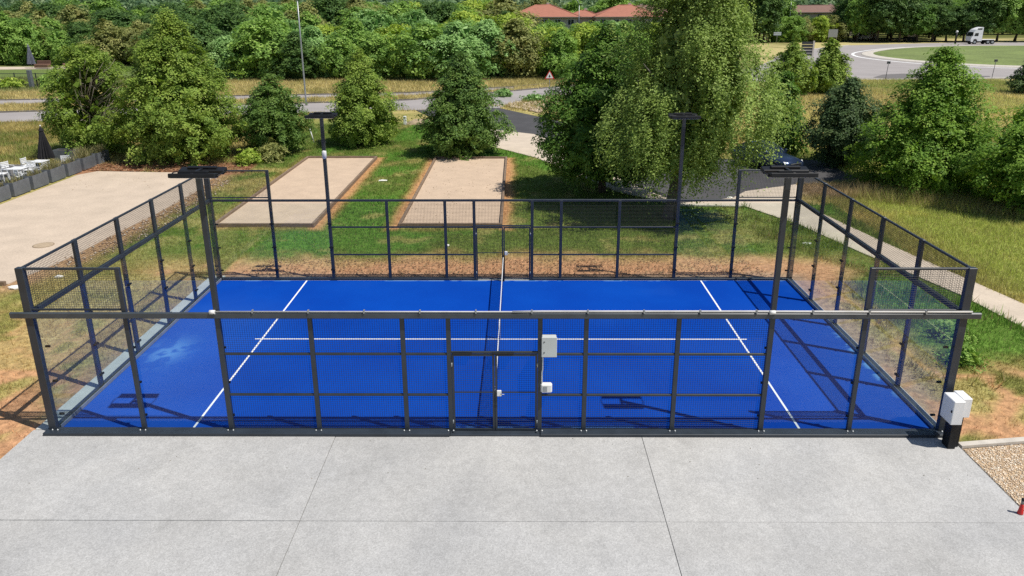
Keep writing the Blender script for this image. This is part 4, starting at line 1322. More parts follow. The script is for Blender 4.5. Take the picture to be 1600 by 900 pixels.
M_canvas = mat("black_canvas", (.014, .013, .016), rough=.85, var=.3, scale=3)
def parasol(x, y, h, label, mt, s=1.0):
    t = thing("parasol", label, "parasol", (x, y, .02), group=None)
    MB().tube([(0, 0, .05), (0, 0, h)], .022, 8).build("pole", M_galv, t)
    MB().bbox(-.3, .3, -.3, .3, 0, .06, .01).build("base", M_black, t)
    n = 32
    prof = [(.43, .42), (.41, .52), (.31, 1.05), (.20, 1.55), (.13, 1.95), (.12, 2.0), (.15, 2.02), (.09, 2.16), (.03, 2.24)]
    vs, fs = [], []
    for r_, z in prof:
        for k in range(n):
            a = 2 * math.pi * k / n
            q = r_ * s * (1 + (.16 if k % 2 else -.16) * min(1, (2.3 - z)))
            vs.append((q * math.cos(a), q * math.sin(a) * .9, z * h / 2.3))
    for i in range(len(prof) - 1):
        for k in range(n):
            fs.append((i * n + k, i * n + (k + 1) % n, (i + 1) * n + (k + 1) % n, (i + 1) * n + k))
    MB().add(vs, fs).build("canvas", mt, t)
    MB().lathe([(.04, 0), (.05, .04), (.0, .09)], (0, 0, h - .03), 10).build("finial", M_whitepl, t)
    return t
parasol(-28.35, 30.7, 2.42, "closed black parasol standing behind the planters", M_canvas)
parasol(-29.55, 27.2, 2.3, "closed black parasol just cut by the left edge of the picture", M_canvas)
parasol(-76.9, 109.0, 3.7, "closed grey parasol in the far left garden", mat("grey_canvas", (.13, .14, .18), rough=.85, var=.2, scale=3), 1.3)

mh = thing("manhole_cover", "round dusty manhole cover in the sand yard", "manhole cover", (-18.85, 14.25, .012))
MB().lathe([(.40, 0), (.40, .012), (.37, .013)], (0, 0, 0), 28).build("ring", mat("rusty_iron", (.28, .21, .14), rough=.9, var=.2), mh)
MB().lathe([(.355, .002), (.355, .017)], (0, 0, 0), 28).build("lid", mat("dusty_iron", (.40, .31, .21), rough=.9, var=.15, scale=8), mh)

# timber edge at the near end of the yard, white stones and litter on the grass
te = thing("timber_edge", "long timber edge at the near end of the sand yard", "timber edge", (-21.5, 9.6, 0))
for k in range(3):
    MB().bbox(-4.0 + k * 2.7, -1.32 + k * 2.7, -.06, .06, -.03, .14, .01).build("board", M_wood, te)
def pebble(x, y, s, label, flat=.35, mt=None, seed=0):
    r = random.Random(seed)
    b = MB(); n = 10
    vs = [(0, 0, s * flat * 1.2)]
    for ring, z in ((.6, .9), (1.0, .45), (.9, 0)):
        for k in range(n):
            a = 2 * math.pi * k / n; q = s * ring * r.uniform(.75, 1.2)
            vs.append((q * math.cos(a), q * .6 * math.sin(a), s * flat * z * r.uniform(.8, 1.2)))
    fs = [(0, 1 + k, 1 + (k + 1) % n) for k in range(n)]
    for i in range(2):
        fs += [(1 + i * n + k, 1 + (i + 1) * n + k, 1 + (i + 1) * n + (k + 1) % n, 1 + i * n + (k + 1) % n) for k in range(n)]
    b.add(vs, fs)
    o = b.build("stone", mt or M_sandstone, None, (x, y, 0))
    o["label"] = label; o["category"] = "stone"
    return o
M_wstone = mat("white_stone", (.78, .77, .72), rough=.8, var=.1)
pebble(-7.05, 26.4, .26, "flat white stone on the lawn between the two sand pitches", .18, M_wstone, 1)
pebble(-2.35, 14.15, .11, "small white stone on the lawn in front of the right sand pitch", .7, M_wstone, 2)
pebble(-11.45, 19.95, .16, "thin white stone lying beside the left sand pitch's edge", .2, M_wstone, 3)
pebble(12.3, 14.5, .22, "flat white stone on the grass behind the right end of the cage", .2, M_wstone, 4)
pebble(-16.9, 9.3, .22, "white stone at the end of the yard's timber edge", .4, M_wstone, 5)
pebble(-16.0, 10.4, .16, "pale stone in the grass left of the cage's front corner", .5, M_wstone, 6)
pebble(11.2, 22.3, .15, "white stone on the asphalt edge under the birch", .5, M_wstone, 7)

# heap of soil and white marker post by the road
hp = MB(); n = 18
vs = [(0, 0, .42)]
for ring, z in ((.35, .36), (.7, .18), (1, 0)):
    for k in range(n):
        a = 2 * math.pi * k / n; q = ring * random.uniform(.85, 1.15)
        vs.append((1.5 * q * math.cos(a), .7 * q * math.sin(a), z * random.uniform(.8, 1.2) - .02))
fs = [(0, 1 + k, 1 + (k + 1) % n) for k in range(n)]
for i in range(2):
    fs += [(1 + i * n + k, 1 + (i + 1) * n + k, 1 + (i + 1) * n + (k + 1) % n, 1 + i * n + (k + 1) % n) for k in range(n)]
hp.add(vs, fs, 0, True)
o = hp.build("soil_heap", mat("pale_soil", (.36, .28, .18), rough=1, var=.3, scale=4, bump=.8, bscale=6), None, (-7.6, 48.0, 0)); o["label"] = "low heap of pale soil beside the white marker post"; o["category"] = "soil heap"
o = MB().bbox(-.12, .12, -.10, .10, 0, .72, .02).build("marker_post", M_whitepaint, None, (-8.75, 47.4, 0)); o["label"] = "short white marker post on the lawn between two conical trees"; o["category"] = "post"

# white shade frame among the trees, left of the left floodlight
for px, py, dx, h_, lab in ((-13.1, 38.5, -.35, 1.15, "white leaning pole beside the small oval tree, near the left floodlight"), (-14.0, 38.7, -.25, 1.0, "shorter white pole half inside the small oval tree's leaves")):
    o = MB().tube([(0, 0, 0), (dx, .1, h_)], .035, 8).build("leaning_pole", M_whitepaint, None, (px, py, 0)); o["label"] = lab; o["category"] = "pole"

# ------------------------------------------------------------------ parked car (front towards the court)
def car(x, y, rz):
    t = thing("parked_car", "dark blue parked car facing the court, half hidden behind the birch", "car", (x, y, .02), rz)
    paint = mat("dark_blue_paint", (.030, .052, .115), rough=.2, var=.05, metallic=.5, spec=.6)
    cgl = glass_mat("car_glass", (.10, .14, .17), 2.2)
    dark = mat("car_dark_trim", (.015, .015, .017), rough=.5)
    # stations along y (front at -2.1): half width, z of sill, shoulder z, top z
    st = [(-2.12, .60, .30, .48, .60), (-2.05, .76, .22, .58, .70), (-1.85, .84, .20, .66, .79), (-1.4, .88, .20, .72, .88), (-.95, .89, .20, .78, .95), (-.7, .90, .20, .84, .97),
          (0, .90, .20, .88, .96), (.9, .90, .20, .90, .97), (1.6, .88, .20, .92, .99), (1.95, .82, .24, .88, .96), (2.1, .70, .32, .72, .86)]
    vs, fs = [], []
    sec = [(-.86, 0, 0), (-1, 0, .35), (-1.0, 0, .8), (-.96, 1, 0), (-.70, 2, .7), (-.25, 2, 1), (.25, 2, 1), (.70, 2, .7), (.96, 1, 0), (1.0, 0, .8), (1, 0, .35), (.86, 0, 0)]
    for (yy, hw, zb, zs, zt) in st:
        for kx, kind, f in sec:
            z = zb + (zs - zb) * f if kind == 0 else (zs if kind == 1 else zs + (zt - zs) * f)
            vs.append((kx * hw, yy, z))
    m = len(sec)
    for i in range(len(st) - 1):
        for k in range(m - 1):
            fs.append((i * m + k, (i + 1) * m + k, (i + 1) * m + k + 1, i * m + k + 1))
        fs.append((i * m + m - 1, (i + 1) * m + m - 1, (i + 1) * m, i * m))
    fs += [tuple(range(m)), tuple((len(st) - 1) * m + k for k in range(m))[::-1]]
    MB().add(vs, fs, 0, True).build("body", paint, t)
    # cabin: windscreen, roof, windows
    A = [(-.74, -.78, .955), (.74, -.78, .955), (.58, .02, 1.40), (-.58, .02, 1.40), (-.58, 1.15, 1.42), (.58, 1.15, 1.42), (.72, 1.92, .985), (-.72, 1.92, .985)]
    cab = MB()
    cab.add([(-.60, -.02, 1.385), (.60, -.02, 1.385), (.60, 1.18, 1.405), (-.60, 1.18, 1.405), (-.52, .05, 1.45), (.52, .05, 1.45), (.52, 1.1, 1.46), (-.52, 1.1, 1.46)],
            [(4, 5, 6, 7), (0, 1, 5, 4), (1, 2, 6, 5), (2, 3, 7, 6), (3, 0, 4, 7)])
    cab.build("roof", paint, t)
    MB().add([A[0], A[1], A[2], A[3]], [(0, 1, 2, 3)]).build("windscreen", cgl, t)
    MB().add([A[4], A[5], A[6], A[7]], [(0, 1, 2, 3)]).build("rear_window", cgl, t)
    for s in (0, 1):
        q = [A[1], A[6], A[5], A[2]] if s else [A[7], A[0], A[3], A[4]]
        MB().add(q, [(0, 1, 2, 3)]).build("side_window", cgl, t)
        sx = 1 if s else -1
        for pa, pb in (((sx * .74, -.78, .955), (sx * .58, .02, 1.40)), ((sx * .58, 1.15, 1.42), (sx * .72, 1.92, .985)), ((sx * .73, .55, .96), (sx * .59, .55, 1.41))):
            MB().tube([pa, pb], .03, 6).build("pillar", paint, t)
        MB().bbox(sx * .93 - .09, sx * .93 + .09, -.62, -.50, .98, 1.12, .03).build("mirror", paint, t)
        MB().add([(sx * .50, -2.115, .52), (sx * .78, -2.0, .56), (sx * .80, -1.86, .72), (sx * .52, -2.03, .66)], [(0, 1, 2, 3)] if sx > 0 else [(3, 2, 1, 0)]).build("headlight", mat("headlight", (.75, .78, .8), rough=.1), t)
        for yy in (-1.32, 1.38):
            w = link("wheel", None, t, (sx * .80, yy, .31))
            MB().tube([(-.10, 0, 0), (.10, 0, 0)], .31, 20).build("tyre", M_rubber, w)
            MB().tube([(sx * .101, 0, 0), (sx * .112, 0, 0)], .20, 16).build("rim", M_galv, w)
    MB().box(-.42, .42, -2.135, -2.10, .44, .56).build("grille", dark, t)
    MB().box(-.70, .70, -2.08, -2.02, .24, .33).build("bumper_vent", dark, t)
    MB().box(-.46, .46, -2.145, -2.137, .565, .60).build("chrome_strip", M_galv, t)
    MB().box(-.26, .26, -2.15, -2.137, .36, .46).build("licence_plate", M_whitepl, t)
    MB().add(A[:], [(0, 1, 6, 7)]).build("dashboard", dark, t)
    return t
car(15.35, 29.9, R(32))

# ------------------------------------------------------------------ street lamps, signs
def street_lamp(x, y, h, arm, label):
    t = thing("street_lamp", label, "street lamp", (x, y, 0), group="street lamps along the road")
    MB().tube([(0, 0, 0), (0, 0, .9), (0, 0, h * .6), (0, 0, h - .9)], [.10, .085, .07, .055], 10).build("pole", M_galv, t)
    p = [(0, 0, h - .9), (arm * .08, 0, h - .35), (arm * .3, 0, h + .05), (arm * .7, 0, h + .28), (arm, 0, h + .33)]
    MB().tube(p, [.055, .05, .042, .038, .035], 8).build("arm", M_galv, t)
    s = 1 if arm > 0 else -1
    MB().bbox(min(arm, arm + s * .75), max(arm, arm + s * .75), -.13, .13, h + .27, h + .39, .04).build("lamp_head", M_greypl, t)
    return t
street_lamp(-20.3, 60.4, 10.6, -1.4, "tall grey street lamp on the left, its head above the picture")
street_lamp(11.7, 132, 10.2, -1.4, "grey street lamp in front of the red roofed houses")
street_lamp(72.4, 197.0, 10.9, -1.6, "grey street lamp beside the woods, left of the roundabout")

M_signred = mat("sign_red", (.55, .03, .03), rough=.4)
ws = thing("warning_sign", "triangular red and white warning sign on a post by the road", "road sign", (3.95, 70.3, 0))
MB().tube([(0, 0, 0), (0, 0, 2.4)], .035, 8).build("post", M_galv, ws)
tri = lambda s, y, zc: [(-.5 * s, y, zc - .29 * s), (.5 * s, y, zc - .29 * s), (0, y, zc + .58 * s)]
def trip(s, y0, y1, zc, m, nm):
    a, b = tri(s, y0, zc), tri(s, y1, zc)
    MB().add(a + b, [(0, 1, 2), (5, 4, 3), (0, 3, 4, 1), (1, 4, 5, 2), (2, 5, 3, 0)]).build(nm, m, ws)
trip(1.10, -.055, -.045, 1.95, M_signred, "sign_border")
trip(.80, -.062, -.056, 1.95, M_whitepaint, "sign_face")
MB().box(-.05, .05, -.068, -.063, 1.80, 2.08).box(-.12, .12, -.067, -.0632, 1.87, 1.93).build("symbol", M_black, ws)

def board_sign(x, y, w, h, z0, label, m, posts=2, cat="road sign", slats=0):
    t = thing("road_sign", label, cat, (x, y, 0))
    if slats:
        for k in range(slats):
            MB().box(-w / 2, w / 2, -.04, .04, z0 + h * k / slats + .04, z0 + h * (k + 1) / slats - .04).build("panel", m, t)
    else:
        MB().bbox(-w / 2, w / 2, -.03, .03, z0, z0 + h, .01).build("panel", m, t)
    for k in range(posts):
        px = 0 if posts == 1 else (-w / 2 + .15 + k * (w - .3) / (posts - 1))
        MB().tube([(px, .07, 0), (px, .07, z0 + h)], .05, 8).build("post", M_galv, t)
    return t
board_sign(66.0, 186, 1.9, .85, 2.0, "pale direction sign with two bars left of the woods' lamp", mat("pale_sign", (.42, .46, .52), rough=.5), 1, slats=2)
board_sign(79.2, 184, 2.3, 1.9, 1.6, "large grey back of a direction sign before the woods", mat("sign_back", (.24, .25, .25), rough=.6), 2)
ib = board_sign(53.8, 131, 2.0, 2.6, .3, "dark information board with a pale post beside the twin trees", mat("board_dark", (.03, .032, .038), rough=.5), 0, slats=5)
MB().bbox(1.03, 1.33, -.1, .1, 0, 3.0, .01).build("post", M_kerb, ib)
def guide_post(x, y, label):
    t = thing("guide_post", label, "road sign", (x, y, 0), group="thin dark posts beside the roundabout road")
    MB().tube([(0, 0, 0), (.12, 0, 2.2)], .035, 8).build("post", M_steel, t)
    MB().bbox(-.10, .34, -.03, .03, 2.05, 2.38, .01).build("plate", M_steel, t)
guide_post(48.0, 86.0, "thin dark sign post in front of the roundabout, left of the big bright tree")
guide_post(63.6, 89.2, "thin dark sign post in front of the roundabout, near the right edge")

# ------------------------------------------------------------------ lorry on the far side of the roundabout
lorry = thing("lorry", "white lorry tractor driving left behind the roundabout island", "lorry", (113.2, 181.0, .02), 0)
lg = mat("lorry_glass", (.02, .025, .03), rough=.1)
prof = [(-1.75, .55), (-1.85, 1.1), (-1.80, 1.85), (-1.35, 2.9), (-.95, 3.45), (.25, 3.95), (.85, 4.02), (.85, .75), (-.2, .75), (-.35, 1.15), (-.75, 1.3), (-1.15, 1.15), (-1.3, .55)]
cabm = MB()
n = len(prof)
vs = [(px, -1.22, pz) for px, pz in prof] + [(px, 1.22, pz) for px, pz in prof]
cabm.add(vs, [tuple(range(n)), tuple(range(2 * n - 1, n - 1, -1))] + [(i, n + i, n + (i + 1) % n, (i + 1) % n) for i in range(n)])
cabm.build("cab", M_whitepaint, lorry)
for s in (-1, 1):
    MB().add([(-1.15, s * 1.232, 1.95), (-.15, s * 1.232, 1.95), (-.15, s * 1.232, 2.65), (-.95, s * 1.232, 2.65)], [(0, 1, 2, 3)] if s < 0 else [(3, 2, 1, 0)]).build("side_window", lg, lorry)
    MB().box(-.55, .55, s * 1.235 - .01, s * 1.235 + .01, 3.45, 3.75).build("roof_vent", lg, lorry)
    MB().bbox(-1.75, -1.55, s * 1.36 - .1, s * 1.36 + .1, 1.95, 2.75, .03).build("mirror", M_black, lorry)
    for px in (-.75, 2.5, 3.6):
        w = link("wheel", None, lorry, (px, s * 1.0, .52))
        MB().tube([(0, -.16, 0), (0, .16, 0)], .52, 20).build("tyre", M_rubber, w)
        MB().tube([(0, s * .161, 0), (0, s * .175, 0)], .3, 14).build("rim", M_galv, w)
MB().add([(-1.815, -1.08, 1.9), (-1.815, 1.08, 1.9), (-1.375, 1.08, 2.86), (-1.375, -1.08, 2.86)], [(3, 2, 1, 0)]).build("windscreen", lg, lorry)
MB().bbox(.6, 4.4, -.45, .45, .75, 1.0, .02).build("chassis", M_black, lorry)
MB().bbox(.95, 4.3, -1.1, 1.1, 1.02, 1.12, .02).build("deck", M_whitepaint, lorry)
MB().bbox(-1.9, -1.7, -1.15, 1.15, .3, .75, .03).build("bumper", M_black, lorry)
pst = thing("bollard_lamp", "dark post with a white top in front of the lorry", "lamp post", (110.0, 184, 0))
MB().tube([(0, 0, 0), (0, 0, 2.6)], .22, 8).build("post", M_black, pst)
MB().lathe([(.15, 2.6), (.3, 2.75), (.3, 3.0), (.1, 3.15)], (0, 0, 0), 12).build("lamp_globe", M_whitepl, pst)

# flat trailer with load left of the island, white van under the trees
tr = thing("tipper_trailer", "small pale tipper trailer parked on the road beyond the island", "trailer", (104.6, 197, .02), .1)
MB().bbox(-1.0, 1.3, -1.0, 1.0, 1.2, 3.0, .05).build("box_body", mat("beige_box", (.55, .50, .43), rough=.6), tr)
MB().bbox(-1.0, 1.3, -1.02, 1.02, .75, 1.15, .03).build("frame", M_black, tr)
MB().bbox(-4.6, -1.0, -.9, .9, .55, .72, .03).build("deck", mat("dusty_steel", (.2, .17, .14), rough=.7), tr)
for px in (-.5, .7):
    for s in (-1, 1):
        MB().tube([(px, s * .85 - .12, .42), (px, s * .85 + .12, .42)], .42, 16).build("wheel", M_rubber, tr)
van = thing("white_van", "white van parked in the shade behind the tree trunks", "van", (97.2, 206, .02), .15)
vp = [(-2.4, .35), (-2.45, .9), (-1.95, 1.2), (-1.2, 2.1), (2.4, 2.2), (2.45, .35)]
n = len(vp)
MB().add([(px, -.95, pz) for px, pz in vp] + [(px, .95, pz) for px, pz in vp], [tuple(range(n)), tuple(range(2 * n - 1, n - 1, -1))] + [(i, n + i, n + (i + 1) % n, (i + 1) % n) for i in range(n)]).build("body", M_whitepaint, van)
MB().add([(-1.7, -.962, 1.25), (-.5, -.962, 1.25), (-.5, -.962, 1.9), (-1.2, -.962, 1.9)], [(0, 1, 2, 3)]).build("side_window", lg, van)
MB().add([(-1.93, -.85, 1.25), (-1.23, -.85, 2.08), (-1.23, .85, 2.08), (-1.93, .85, 1.25)], [(0, 1, 2, 3)]).build("windscreen", lg, van)
for px in (-1.5, 1.5):
    for s in (-1, 1):
        MB().tube([(px, s * .85 - .1, .35), (px, s * .85 + .1, .35)], .35, 16).build("wheel", M_rubber, van)

# ------------------------------------------------------------------ houses behind the wood
M_tile = mat("red_roof_tile", (.36, .145, .095), rough=.8, var=.18, scale=1.2, stretch=(1, 6, 1), fine=.12, fscale=6)
M_tile2 = mat("brown_roof_tile", (.20, .115, .09), rough=.85, var=.2, scale=1.2, stretch=(1, 6, 1), fine=.12, fscale=6)
M_rend = mat("beige_render", (.50, .44, .38), rough=.9, var=.08, scale=.6)
M_win = mat("window_glass", (.03, .035, .04), rough=.1)
def house(label, x, y, w, d, he, hr, rz, roofm, nwin, category="house", group=None):
    t = thing("house", label, category, (x, y, 0), rz, group)
    MB().box(-w / 2, w / 2, -d / 2, d / 2, 0, he).build("wall", M_rend, t)
    o = .7; a, c = w / 2 + o, d / 2 + o; rl = max(w / 2 - d / 2, .5)
    b = MB()
    b.add([(-a, -c, he), (a, -c, he), (a, c, he), (-a, c, he), (-rl, 0, hr), (rl, 0, hr), (-a, -c, he - .18), (a, -c, he - .18), (a, c, he - .18), (-a, c, he - .18)],
          [(0, 1, 5, 4), (1, 2, 5), (2, 3, 4, 5), (3, 0, 4), (6, 7, 1, 0), (7, 8, 2, 1), (8, 9, 3, 2), (9, 6, 0, 3), (9, 8, 7, 6)])
    rf = b.build("roof", roofm, t)
    for p, q in (((-rl, 0, hr), (rl, 0, hr)), ((-a, -c, he), (-rl, 0, hr)), ((a, -c, he), (rl, 0, hr)), ((-a, c, he), (-rl, 0, hr)), ((a, c, he), (rl, 0, hr))):
        MB().tube([p, q], .14, 6).build("ridge_tile", roofm, rf)
    MB().box(rl * .4, rl * .4 + .7, .5, 1.2, hr - 1.2, hr + .5).build("chimney", M_rend, rf)
    MB().box(-a, a, -c - .12, -c - .01, he - .16, he - .02).build("gutter", mat("gutter", (.30, .27, .25), rough=.6), t)
    for fl in (he - 1.9, he - 4.7):
        if fl < .5:
            continue
        for k in range(nwin):
            px = -w / 2 + w * (k + .5) / nwin
            f = MB(); f.box(px - .75, px + .75, -d / 2 - .06, -d / 2 - .004, fl, fl + 1.35)
            fo = f.build("window", M_whitepaint, t)
            MB().box(px - .66, px - .04, -d / 2 - .075, -d / 2 - .062, fl + .08, fl + 1.27).box(px + .04, px + .66, -d / 2 - .075, -d / 2 - .062, fl + .08, fl + 1.27).build("pane", M_win, fo)
    return t
house("house with a red hip roof, left of the street lamp among the trees", 6.6, 177, 15.5, 12, 6.85, 9.5, 0, M_tile, 5)
house("house with a broad red hip roof right of the street lamp, by the birch", 26.3, 177, 15.0, 12, 6.85, 9.4, 0, M_tile, 5)
house("low red roofed wing between the two red roofed houses", 16.3, 178.5, 7.0, 7, 6.8, 8.2, 0, M_tile, 2)
house("house with a grey brown roof rising behind the right red roof", 31.5, 205, 22, 10, 7.3, 9.3, 0, M_tile2, 6)
house("long dull red roof seen over the wood, left of the dark trees", 96.5, 240, 24, 10, 7.2, 9.25, .0, M_tile2, 6)
house("house with a small grey roof between the trees, far left", -111, 205, 8.5, 7, 6.7, 8.3, 0, mat("grey_roof", (.17, .165, .18), rough=.7, var=.12), 3)

# ------------------------------------------------------------------ far left garden
gf = thing("garden_fence", "dark rail fence with posts in front of the far left lawn", "fence", (-62, 79, 0))
for k in range(9):
    MB().bbox(-9 + k * 2.6 - .05, -9 + k * 2.6 + .05, -.05, .05, 0, 1.7, .01).build("post", M_steel, gf)
for z in (1.62, .3):
    MB().bbox(-9.1, 11.9, -.03, .03, z - .03, z + .03, .008).build("rail", M_steel, gf)
fm = MB()
for k in range(105):
    fm.box(-9.0 + k * .2, -8.992 + k * .2, -.004, .004, .33, 1.59)
fm.build("wire", M_wire, gf, kind="stuff")
o = MB().bbox(-.22, .22, -.22, .22, 0, 2.1, .03).build("gate_pillar", M_planter, None, (-58.2, 78.2, 0)); o["label"] = "dark gate pillar standing in front of the garden fence"; o["category"] = "pillar"
sf = thing("garden_sofa", "brown wicker garden sofa on the far left patio", "sofa", (-74.6, 108, 0))
MB().bbox(-1.1, 1.1, -.45, .45, .2, .75, .06).build("seat", mat("brown_wicker", (.17, .09, .06), rough=.9, var=.3, scale=8), sf)
MB().bbox(-1.1, 1.1, .46, .65, .2, 1.25, .05).build("backrest", mat("brown_wicker_back", (.15, .08, .055), rough=.9, var=.3, scale=8), sf)
pt = thing("clay_pot", "round brown pot right of the grey parasol in the far garden", "pot", (-72.0, 110, 0))
MB().lathe([(.30, 0), (.45, .35), (.48, .7), (.40, .72)], (0, 0, 0), 14).build("bowl", mat("brown_clay", (.20, .11, .08), rough=.8), pt)
sheet("patio", [(-95, 104), (-68, 108.5), (-68, 112), (-95, 112)], .05, M_path)
for i, (x, y, h, w, m_, lab) in enumerate(((-60.5, 78.0, 1.1, 1.5, L_yell, "yellow-green bush at the foot of the garden fence"), (-56.5, 79.0, 1.5, 1.5, L_mid, "green bush at the right end of the garden fence"),
                                          (-65.0, 77.0, 1.0, 1.3, L_silver, "greyish bush at the left end of the garden fence"), (-66.5, 106.5, 2.2, 1.5, L_olive, "brownish round bush beside the far lawn"))):
    shrub(lab, x, y, h, w, m_, 70 + i, 70, .24, "bushes of the far garden")

# ------------------------------------------------------------------ the wood behind the road: every near tree its own object
protos = []
kinds = [("mid", L_mid, prof_dome, "mid green bushy tree"), ("silver", L_silver, prof_dome, "silvery green tree"), ("dark", L_dark, prof_dome, "dark green tree"),
         ("yellow", L_yell, prof_dome, "yellow-green tree"), ("olive", L_olive, prof_ovoid, "olive green tree"), ("dark", L_dark, prof_cone, "dark pointed tree"), ("mid", L_mid, prof_ovoid, "mid green oval tree")]
for i, (kn, lm, pf, lab) in enumerate(kinds):
    vari = []
    for v in range(2):
        cm = crown_mesh("crown", lm, 300 + i * 7 + v, 8.0, 3.3, .25, pf, 200, 56, .36, rad=.85, rough=.40)
        tm = trunk_mesh("trunk", M_bark, 400 + i * 7 + v, 8.0, .15, 7, 1.5, .7, 3.3)
        vari.append((cm, tm))
    protos.append((lab, vari))
tall = []
for v in range(3):
    cm = crown_mesh("crown", (L_dark, L_lime, L_mid)[v], 500 + v, 13.0, 4.2, 3.0, prof_dome, 240, 56, .48, rad=1.05, rough=.26)
    tm = trunk_mesh("trunk", M_bark, 520 + v, 13.0, .26, 8, 3.0, .7, 4.0)
    tall.append((("dark tree with bare trunk", "lime green tree with bare trunk", "mid green tree with bare trunk")[v], cm, tm))

def wood_tree(x, y, s, sz, lab, cm, tm, where, rz, grp):
    t = thing("woodland_tree", "%s %s" % (lab, where), "tree", (x, y, 0), rz, grp)
    t.scale = (s * rw.uniform(.85, 1.15), s * rw.uniform(.85, 1.15), sz)
    t.rotation_euler = (rw.uniform(-.12, .12), rw.uniform(-.12, .12), rz)
    link("trunk", tm, t); link("crown", cm, t)
    return t

rw = random.Random(77)
placed = []
def px_u(x, y):        # approximate bearing used only to name what a tree stands near
    return (x - .52) / (y + 15.3)
def where_of(x, y, row):
    q = px_u(x, y)
    names = [(-.60, "beyond the far left garden"), (-.46, "behind the twiggy tree"), (-.36, "behind the tallest conical tree"), (-.22, "around the left street lamp"), (-.13, "behind the bright conical tree"),
             (-.04, "above the dark conical tree"), (.04, "left of the warning sign"), (.12, "below the red roofs"), (.22, "behind the lime tree"), (.34, "behind the birch top"), (.40, "left of the woods' street lamp"), (9, "behind the roundabout")]
    for lim, nm in names:
        if q < lim:
            return ("front row, " if row == 0 else "second row, " if row == 1 else "deep inside, ") + nm
def edge_y(x):
    if x < -62: return 117
    if x < -40: return 117 + (x + 62) / 22 * (90 - 117)
    if x < 9: return 89.5
    if x < 50: return 93 + (x - 9) * 1.9
    return 194
cand = []
for row in range(9):
    xs_ = -150.0
    while xs_ < 175:
        st = 4.6 + row * .75
        xs_ += st * rw.uniform(.75, 1.3)
        e = edge_y(xs_)
        y = e + row * (5.0 + row * 1.1) + rw.uniform(-1.5, 1.5)
        q = (xs_ - .52) / (y + 15.3)
        if abs(q - .0) > .70 or y > 250:
            continue
        cand.append((row, xs_, y))
cnt = 0
for row, x, y in cand:
    d = y + 15.3
    q = px_u(x, y)
    # keep clear: houses, lamp, roads
    if abs(x - 6.6) < 11 and abs(y - 177) < 10: continue
    if abs(x - 26.3) < 11 and abs(y - 177) < 10: continue
    if abs(x - 31.5) < 14 and abs(y - 205) < 8: continue
    if abs(x - 96.5) < 15 and abs(y - 240) < 9: continue
    if abs(x + 111) < 7 and abs(y - 205) < 6: continue
    if inpoly(np.array([x]), np.array([y]), ROAD_A)[0]: continue
    h = rw.uniform(5.6, 8.2) + min(row, 5) * .7
    right = x > 50 and y > 188
    if right and q > .535 and 1 <= row <= 4: continue
    hmax = 99
    if -.02 < q < .235 and y < 176:
        hmax = 9.23 - (31 - 8) * d / 1192.0
        if q < .0: hmax += 1.0
    if .325 < q < .40 and y < 240:
        hmax = 9.23 - (22 - 8) * d / 1192.0
    if -.505 < q < -.465 and y < 205:
        hmax = 9.23 - (24 - 8) * d / 1192.0
    if hmax < 2.0: continue
    if right:
        if .325 < q < .40:
            pl_ = protos[rw.choice([0, 2, 4, 3])]
            lab, (cm, tm) = pl_[0], rw.choice(pl_[1])
            s = min(h, hmax) / 8.0; sx = max(s, .75)
        else:
            lab, cm, tm = rw.choices(tall, [5, 2.2, 2])[0]
            s = rw.uniform(.85, 1.15) ; sx = s
            if row == 0 and rw.random() < .35: s *= .8
    else:
        if q < -.40: wts = [1.2, .1, 5, .5, 2.6, .8, .8]
        elif q < -.12: wts = [2.8, 3.8, .7, 1.6, .8, .4, 1.8] if row < 3 else [3, 1, 2.5, 1, 2, 1, 2]
        elif q < .10: wts = [3, 2.6, 1.2, 2.2, 1.3, .6, 2] if row < 3 else [3, 1, 2, 1.4, 1, 1, 2]
        else: wts = [3, 1.6, 2, 2, 1, .6, 2]
        pl_ = rw.choices(protos, wts)[0]
        lab, (cm, tm) = pl_[0], rw.choice(pl_[1])
        hh = min(h, hmax)
        s = hh / 8.0
        sx = max(s, .62) * rw.uniform(.9, 1.2)
    if y > 176 and -.02 < q < .235 and not right:
        if y < 190: continue
        s *= 1.25; sx *= 1.25
    wood_tree(x, y, sx, s * rw.uniform(.94, 1.04), lab, cm, tm, where_of(x, y, row), rw.uniform(0, 6.28), "trees of the wood beyond the road")
    cnt += 1
ORD = ["leftmost", "second from left", "third from left", "fourth from left", "fifth from left", "sixth from left", "seventh from left", "eighth from left", "ninth from left"] + ["%dth from left" % k for k in range(10, 60)]
bylab = {}
for o in [o for o in COL.objects if o.name.startswith("woodland_tree")]:
    bylab.setdefault(o["label"], []).append(o)
for lab, os_ in bylab.items():
    if len(os_) > 1:
        os_.sort(key=lambda o: px_u(o.location.x, o.location.y))
        for k, o in enumerate(os_):
            o["label"] = lab + ", " + (ORD[k] if k < len(os_) - 1 else "rightmost")

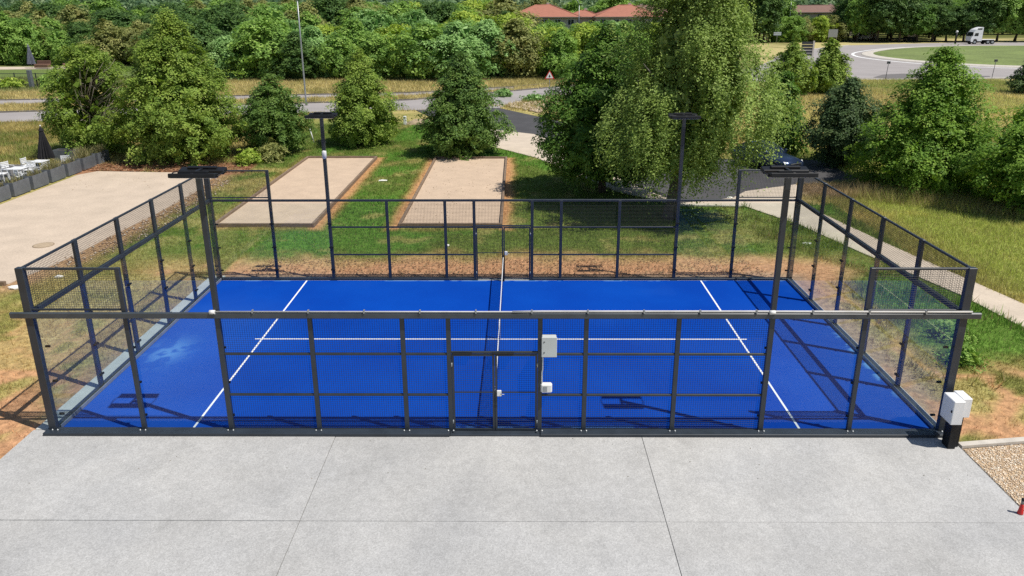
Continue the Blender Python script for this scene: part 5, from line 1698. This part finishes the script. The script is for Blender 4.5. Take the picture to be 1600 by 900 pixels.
# wooded hills behind
hx = np.linspace(-900, 900, 121); hy = np.linspace(255, 900, 44)
HX, HY = np.meshgrid(hx, hy)
def hill_z(x, y):
    return sstep(250, 700, y) * (42 + 26 * fbm(x, y, 260, 3, 71)) + 2 * (fbm(x, y, 40, 2, 72) - .5) - .5
V = np.stack([HX, HY, hill_z(HX, HY)], -1).reshape(-1, 3)
ii = (np.arange(43)[:, None] * 121 + np.arange(120)[None]).ravel()
F = np.stack([ii, ii + 1, ii + 122, ii + 121], -1)
link("hills", np_mesh("hills", V, F, mat("hill_undergrowth", (.035, .055, .02), rough=1, var=.3, scale=.05), True), kind="structure")
r = np.random.default_rng(91)
nt_ = 2300
yy = 262 + (r.random(nt_) ** 1.6) * 420
xx = (r.random(nt_) * 2 - 1) * .78 * (yy + 15)
zz = hill_z(xx, yy)
nl = 110
u = r.normal(0, 1, (nt_, nl, 3)); u /= np.linalg.norm(u, axis=-1, keepdims=True)
u[..., 2] = np.abs(u[..., 2]) * 1.3 - .3
rad = r.uniform(3.2, 5.8, (nt_, 1, 1))
P = np.stack([xx, yy, zz + 5.2], -1)[:, None] + u * rad * r.uniform(.75, 1.08, (nt_, nl, 1)) * np.array([1, 1, 1.15])
nrm = u + r.normal(0, .45, u.shape); nrm /= np.linalg.norm(nrm, axis=-1, keepdims=True)
q = r.normal(0, 1, u.shape); a = q - nrm * (q * nrm).sum(-1, keepdims=True); a /= np.linalg.norm(a, axis=-1, keepdims=True)
b_ = np.cross(nrm, a); sz = r.uniform(.5, 1.1, (nt_, nl, 1))
V = np.stack([P - a * sz, P + b_ * sz * .7, P + a * sz, P - b_ * sz * .7], 2).reshape(-1, 3)
lv = np.clip(r.random((nt_, 1)) * .7 + r.random((nt_, nl)) * .3, 0, 1).ravel()
L_far = leaf_mat("far_wood_leaf", [(.020, .040, .022), (.034, .060, .030), (.055, .085, .036), (.10, .125, .07)], transl=.25, gain=2.8)
link("distant_forest", np_mesh("distant_forest", V, np.arange(nt_ * nl * 4).reshape(-1, 4), L_far, False, {"lv": ('FACE', 'FLOAT', lv)}), kind="stuff")
